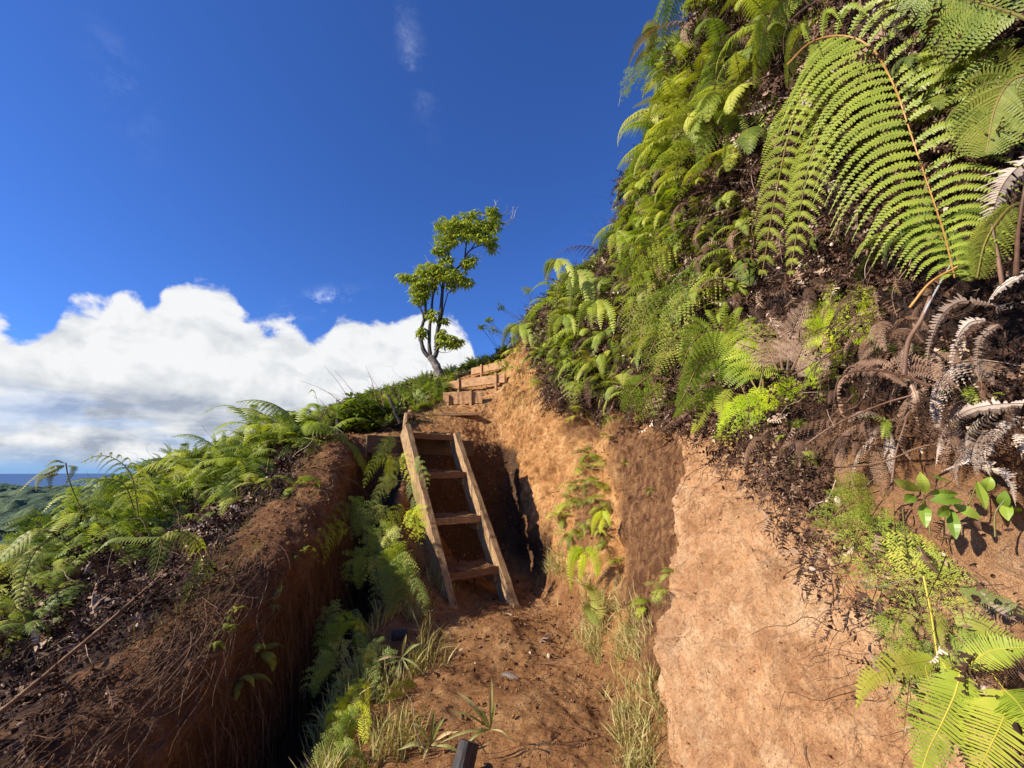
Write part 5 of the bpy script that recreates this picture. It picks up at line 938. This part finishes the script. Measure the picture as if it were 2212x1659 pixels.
m, nt, out = newmat('sea'); b = nt.nodes.new('ShaderNodeBsdfPrincipled'); b.inputs['Base Color'].default_value = (.03, .1, .24, 1); b.inputs['Roughness'].default_value = .5; b.inputs['Specular IOR Level'].default_value = .25; geo = nt.nodes.new('ShaderNodeNewGeometry')
bumpchain(nt, b, [(nz(nt, geo.outputs['Position'], .02, 6), 4, .6)]); nt.links.new(b.outputs[0], out.inputs[0])
R = 90000; o = link('sea', mesh_np('sea', [(-R, -R, -420), (R, -R, -420), (R, R, -420), (-R, R, -420)], [[0, 1, 2, 3]]), m); tag(o, 'blue sea reaching to the horizon at left', 'sea', kind='structure')
# ------------------------------------------------------------ world and sun
SUN = Vector((-.83, -.34, .50)).normalized()
sl = bpy.data.lights.new('sun', 'SUN'); sl.energy = 5.0; sl.angle = math.radians(.55); sl.color = (1, .92, .78)
so = bpy.data.objects.new('sun', sl); COL.objects.link(so); so.rotation_euler = SUN.to_track_quat('Z', 'Y').to_euler()
w = bpy.data.worlds.new('World'); S.world = w; w.use_nodes = True; nt = w.node_tree; nt.nodes.clear()
out = nt.nodes.new('ShaderNodeOutputWorld'); bg = nt.nodes.new('ShaderNodeBackground')
sky = nt.nodes.new('ShaderNodeTexSky'); sky.sky_type = 'NISHITA'; sky.sun_disc = False; sky.sun_elevation = math.asin(SUN.z); sky.sun_rotation = math.atan2(SUN.x, SUN.y)
sky.altitude = 400; sky.air_density = 1.0; sky.dust_density = .1; sky.ozone_density = 3.5
SKYK = .12
skc = mix(nt, 1.0, sky.outputs[0], (SKYK*.33, SKYK*.545, SKYK*1.0), 'MULTIPLY')
tc = nt.nodes.new('ShaderNodeTexCoord'); D = tc.outputs['Generated']; sx = nt.nodes.new('ShaderNodeSeparateXYZ'); nt.links.new(D, sx.inputs[0])
az = mth(nt, 'ARCTAN2', sx.outputs[0], sx.outputs[1]); el = mth(nt, 'ARCSINE', sx.outputs[2])
prof = [(-260,720),(0,700),(45,722),(110,700),(170,655),(215,668),(270,640),(320,662),(355,635),(440,617),(490,632),(545,680),(620,690),(690,722),(730,692),(800,688),(880,682),(960,690),(1005,712),(1040,790),(1300,900),(1700,900)]
fc = nt.nodes.new('ShaderNodeFloatCurve'); cv = fc.mapping.curves[0]; AZ0, AZ1 = -1.3, 1.3
pp = [(0.0, .22)]
for x, y in prof:
    r_ = ray(x, y).normalized(); a_ = (math.atan2(r_.x, r_.y)-AZ0)/(AZ1-AZ0); pp.append((a_, math.asin(r_.z)/.6))
pp.append((1.0, .2))
while len(cv.points) < len(pp): cv.points.new(.5, .5)
for i, (a_, e_) in enumerate(pp): cv.points[i].location = (a_, e_); cv.points[i].handle_type = 'AUTO_CLAMPED'
fc.mapping.update()
mr = nt.nodes.new('ShaderNodeMapRange'); mr.inputs[1].default_value = AZ0; mr.inputs[2].default_value = AZ1; nt.links.new(az, mr.inputs[0]); nt.links.new(mr.outputs[0], fc.inputs['Value'])
H = mth(nt, 'MULTIPLY', fc.outputs[0], .6)
def puff(sc, det, off=(0, 0, 0), rough=.55):
    m_ = nt.nodes.new('ShaderNodeMapping'); m_.inputs['Location'].default_value = off; m_.inputs['Scale'].default_value = (1, 1, 1.35); nt.links.new(D, m_.inputs['Vector'])
    return nz(nt, m_.outputs[0], sc, det, rough, .25)
n1 = puff(9, 9); n2 = puff(9, 9, (.016, .006, -.03)); n3 = puff(3.2, 5, (3, 1, 2)); n4 = puff(16, 10, (5, 3, 1), .6)
dens = mth(nt, 'ADD', mth(nt, 'SUBTRACT', H, el), mth(nt, 'MULTIPLY_ADD', n1, .12, -.058))
dens = mth(nt, 'ADD', dens, mth(nt, 'MULTIPLY_ADD', n4, .06, -.03))
def smooth(x, a, b):
    m_ = nt.nodes.new('ShaderNodeMapRange'); m_.interpolation_type = 'SMOOTHSTEP'; m_.inputs[1].default_value = a; m_.inputs[2].default_value = b; nt.links.new(x, m_.inputs[0]); return m_.outputs[0]
cm = smooth(dens, -.004, .018)
# the cloud bank breaks up low over the horizon
brk = mth(nt, 'ADD', puff(7, 8, (1, 7, 3)), mth(nt, 'MULTIPLY', el, -2.2)); 
low = mth(nt, 'MULTIPLY', smooth(el, .16, .075), smooth(nz(nt, vmap(nt, D, (1, 1, 4.5)), 5.5, 8, .6), .50, .60))
cm = mth(nt, 'MULTIPLY', cm, mth(nt, 'SUBTRACT', 1.0, mth(nt, 'MULTIPLY', low, .25)))
cm = mth(nt, 'MULTIPLY', cm, smooth(el, -.0, .03))
rel = mth(nt, 'DIVIDE', el, mth(nt, 'MAXIMUM', H, .05))
shade = mth(nt, 'MULTIPLY', mth(nt, 'SUBTRACT', n1, n2), 2.0)
lum = mth(nt, 'ADD', mth(nt, 'ADD', mth(nt, 'MULTIPLY', smooth(rel, .05, .6), .95), mth(nt, 'MULTIPLY_ADD', n3, .9, -.5)), shade)
band = mth(nt, 'MULTIPLY', smooth(el, .075, .10), smooth(mth(nt, 'ADD', el, mth(nt, 'MULTIPLY_ADD', n3, .12, -.06)), .17, .115))
lum = mth(nt, 'SUBTRACT', lum, mth(nt, 'MULTIPLY', mth(nt, 'MULTIPLY', band, .3), smooth(az, .1, -.5)))
lum = mth(nt, 'ADD', lum, mth(nt, 'MULTIPLY', smooth(el, .09, .05), mth(nt, 'MULTIPLY_ADD', n4, 2.0, -.55)))
lum = mth(nt, 'ADD', lum, mth(nt, 'MULTIPLY', smooth(el, .17, .10), mth(nt, 'MULTIPLY_ADD', nz(nt, vmap(nt, D, (1, 1, 5)), 9, 8, .6), 1.6, -.75)))
ccol = ramp(nt, lum, [(0, (.25, .285, .35)), (.3, (.37, .40, .45)), (.6, (.49, .51, .53)), (.95, (.61, .615, .625))])
# thin wisps
def wisp(px, py, wa, we, rot, k):
    r_ = ray(px, py).normalized(); a0 = math.atan2(r_.x, r_.y); e0 = math.asin(r_.z)
    da = mth(nt, 'SUBTRACT', az, a0); de = mth(nt, 'SUBTRACT', el, e0); c, s = math.cos(rot), math.sin(rot)
    u_ = mth(nt, 'DIVIDE', mth(nt, 'ADD', mth(nt, 'MULTIPLY', da, c), mth(nt, 'MULTIPLY', de, s)), wa); v_ = mth(nt, 'DIVIDE', mth(nt, 'SUBTRACT', mth(nt, 'MULTIPLY', de, c), mth(nt, 'MULTIPLY', da, s)), we)
    r2 = mth(nt, 'ADD', mth(nt, 'MULTIPLY', u_, u_), mth(nt, 'MULTIPLY', v_, v_)); g_ = mth(nt, 'EXPONENT', mth(nt, 'MULTIPLY', r2, -1.0))
    return mth(nt, 'MULTIPLY', mth(nt, 'MULTIPLY', g_, smooth(puff(14, 8, (px, 0, 0), .7), .42, .7)), k)
ws = mth(nt, 'ADD', mth(nt, 'ADD', wisp(890, 120, .085, .028, -1.05, .13), wisp(692, 652, .055, .017, .35, .9)), wisp(265, 190, .07, .03, -1.0, .07))
ws = mth(nt, 'MINIMUM', ws, 1.0)
skc = mix(nt, ws, skc, (.8, .86, .98)); skc = mix(nt, mth(nt, 'MULTIPLY', smooth(el, .12, .0), .75), skc, (.15, .28, .52))
fin = mix(nt, cm, skc, ccol)
nt.links.new(fin, bg.inputs[0]); bg.inputs[1].default_value = 1.0; nt.links.new(bg.outputs[0], out.inputs[0])
S.view_settings.view_transform = 'Standard'; S.view_settings.look = 'None'; S.view_settings.exposure = 0.6; S.view_settings.gamma = 1.0
try:
    S.cycles.max_bounces = 4; S.cycles.diffuse_bounces = 3; S.cycles.transparent_max_bounces = 4; S.cycles.use_denoising = True; S.cycles.denoising_prefilter = 'ACCURATE'
except Exception: pass
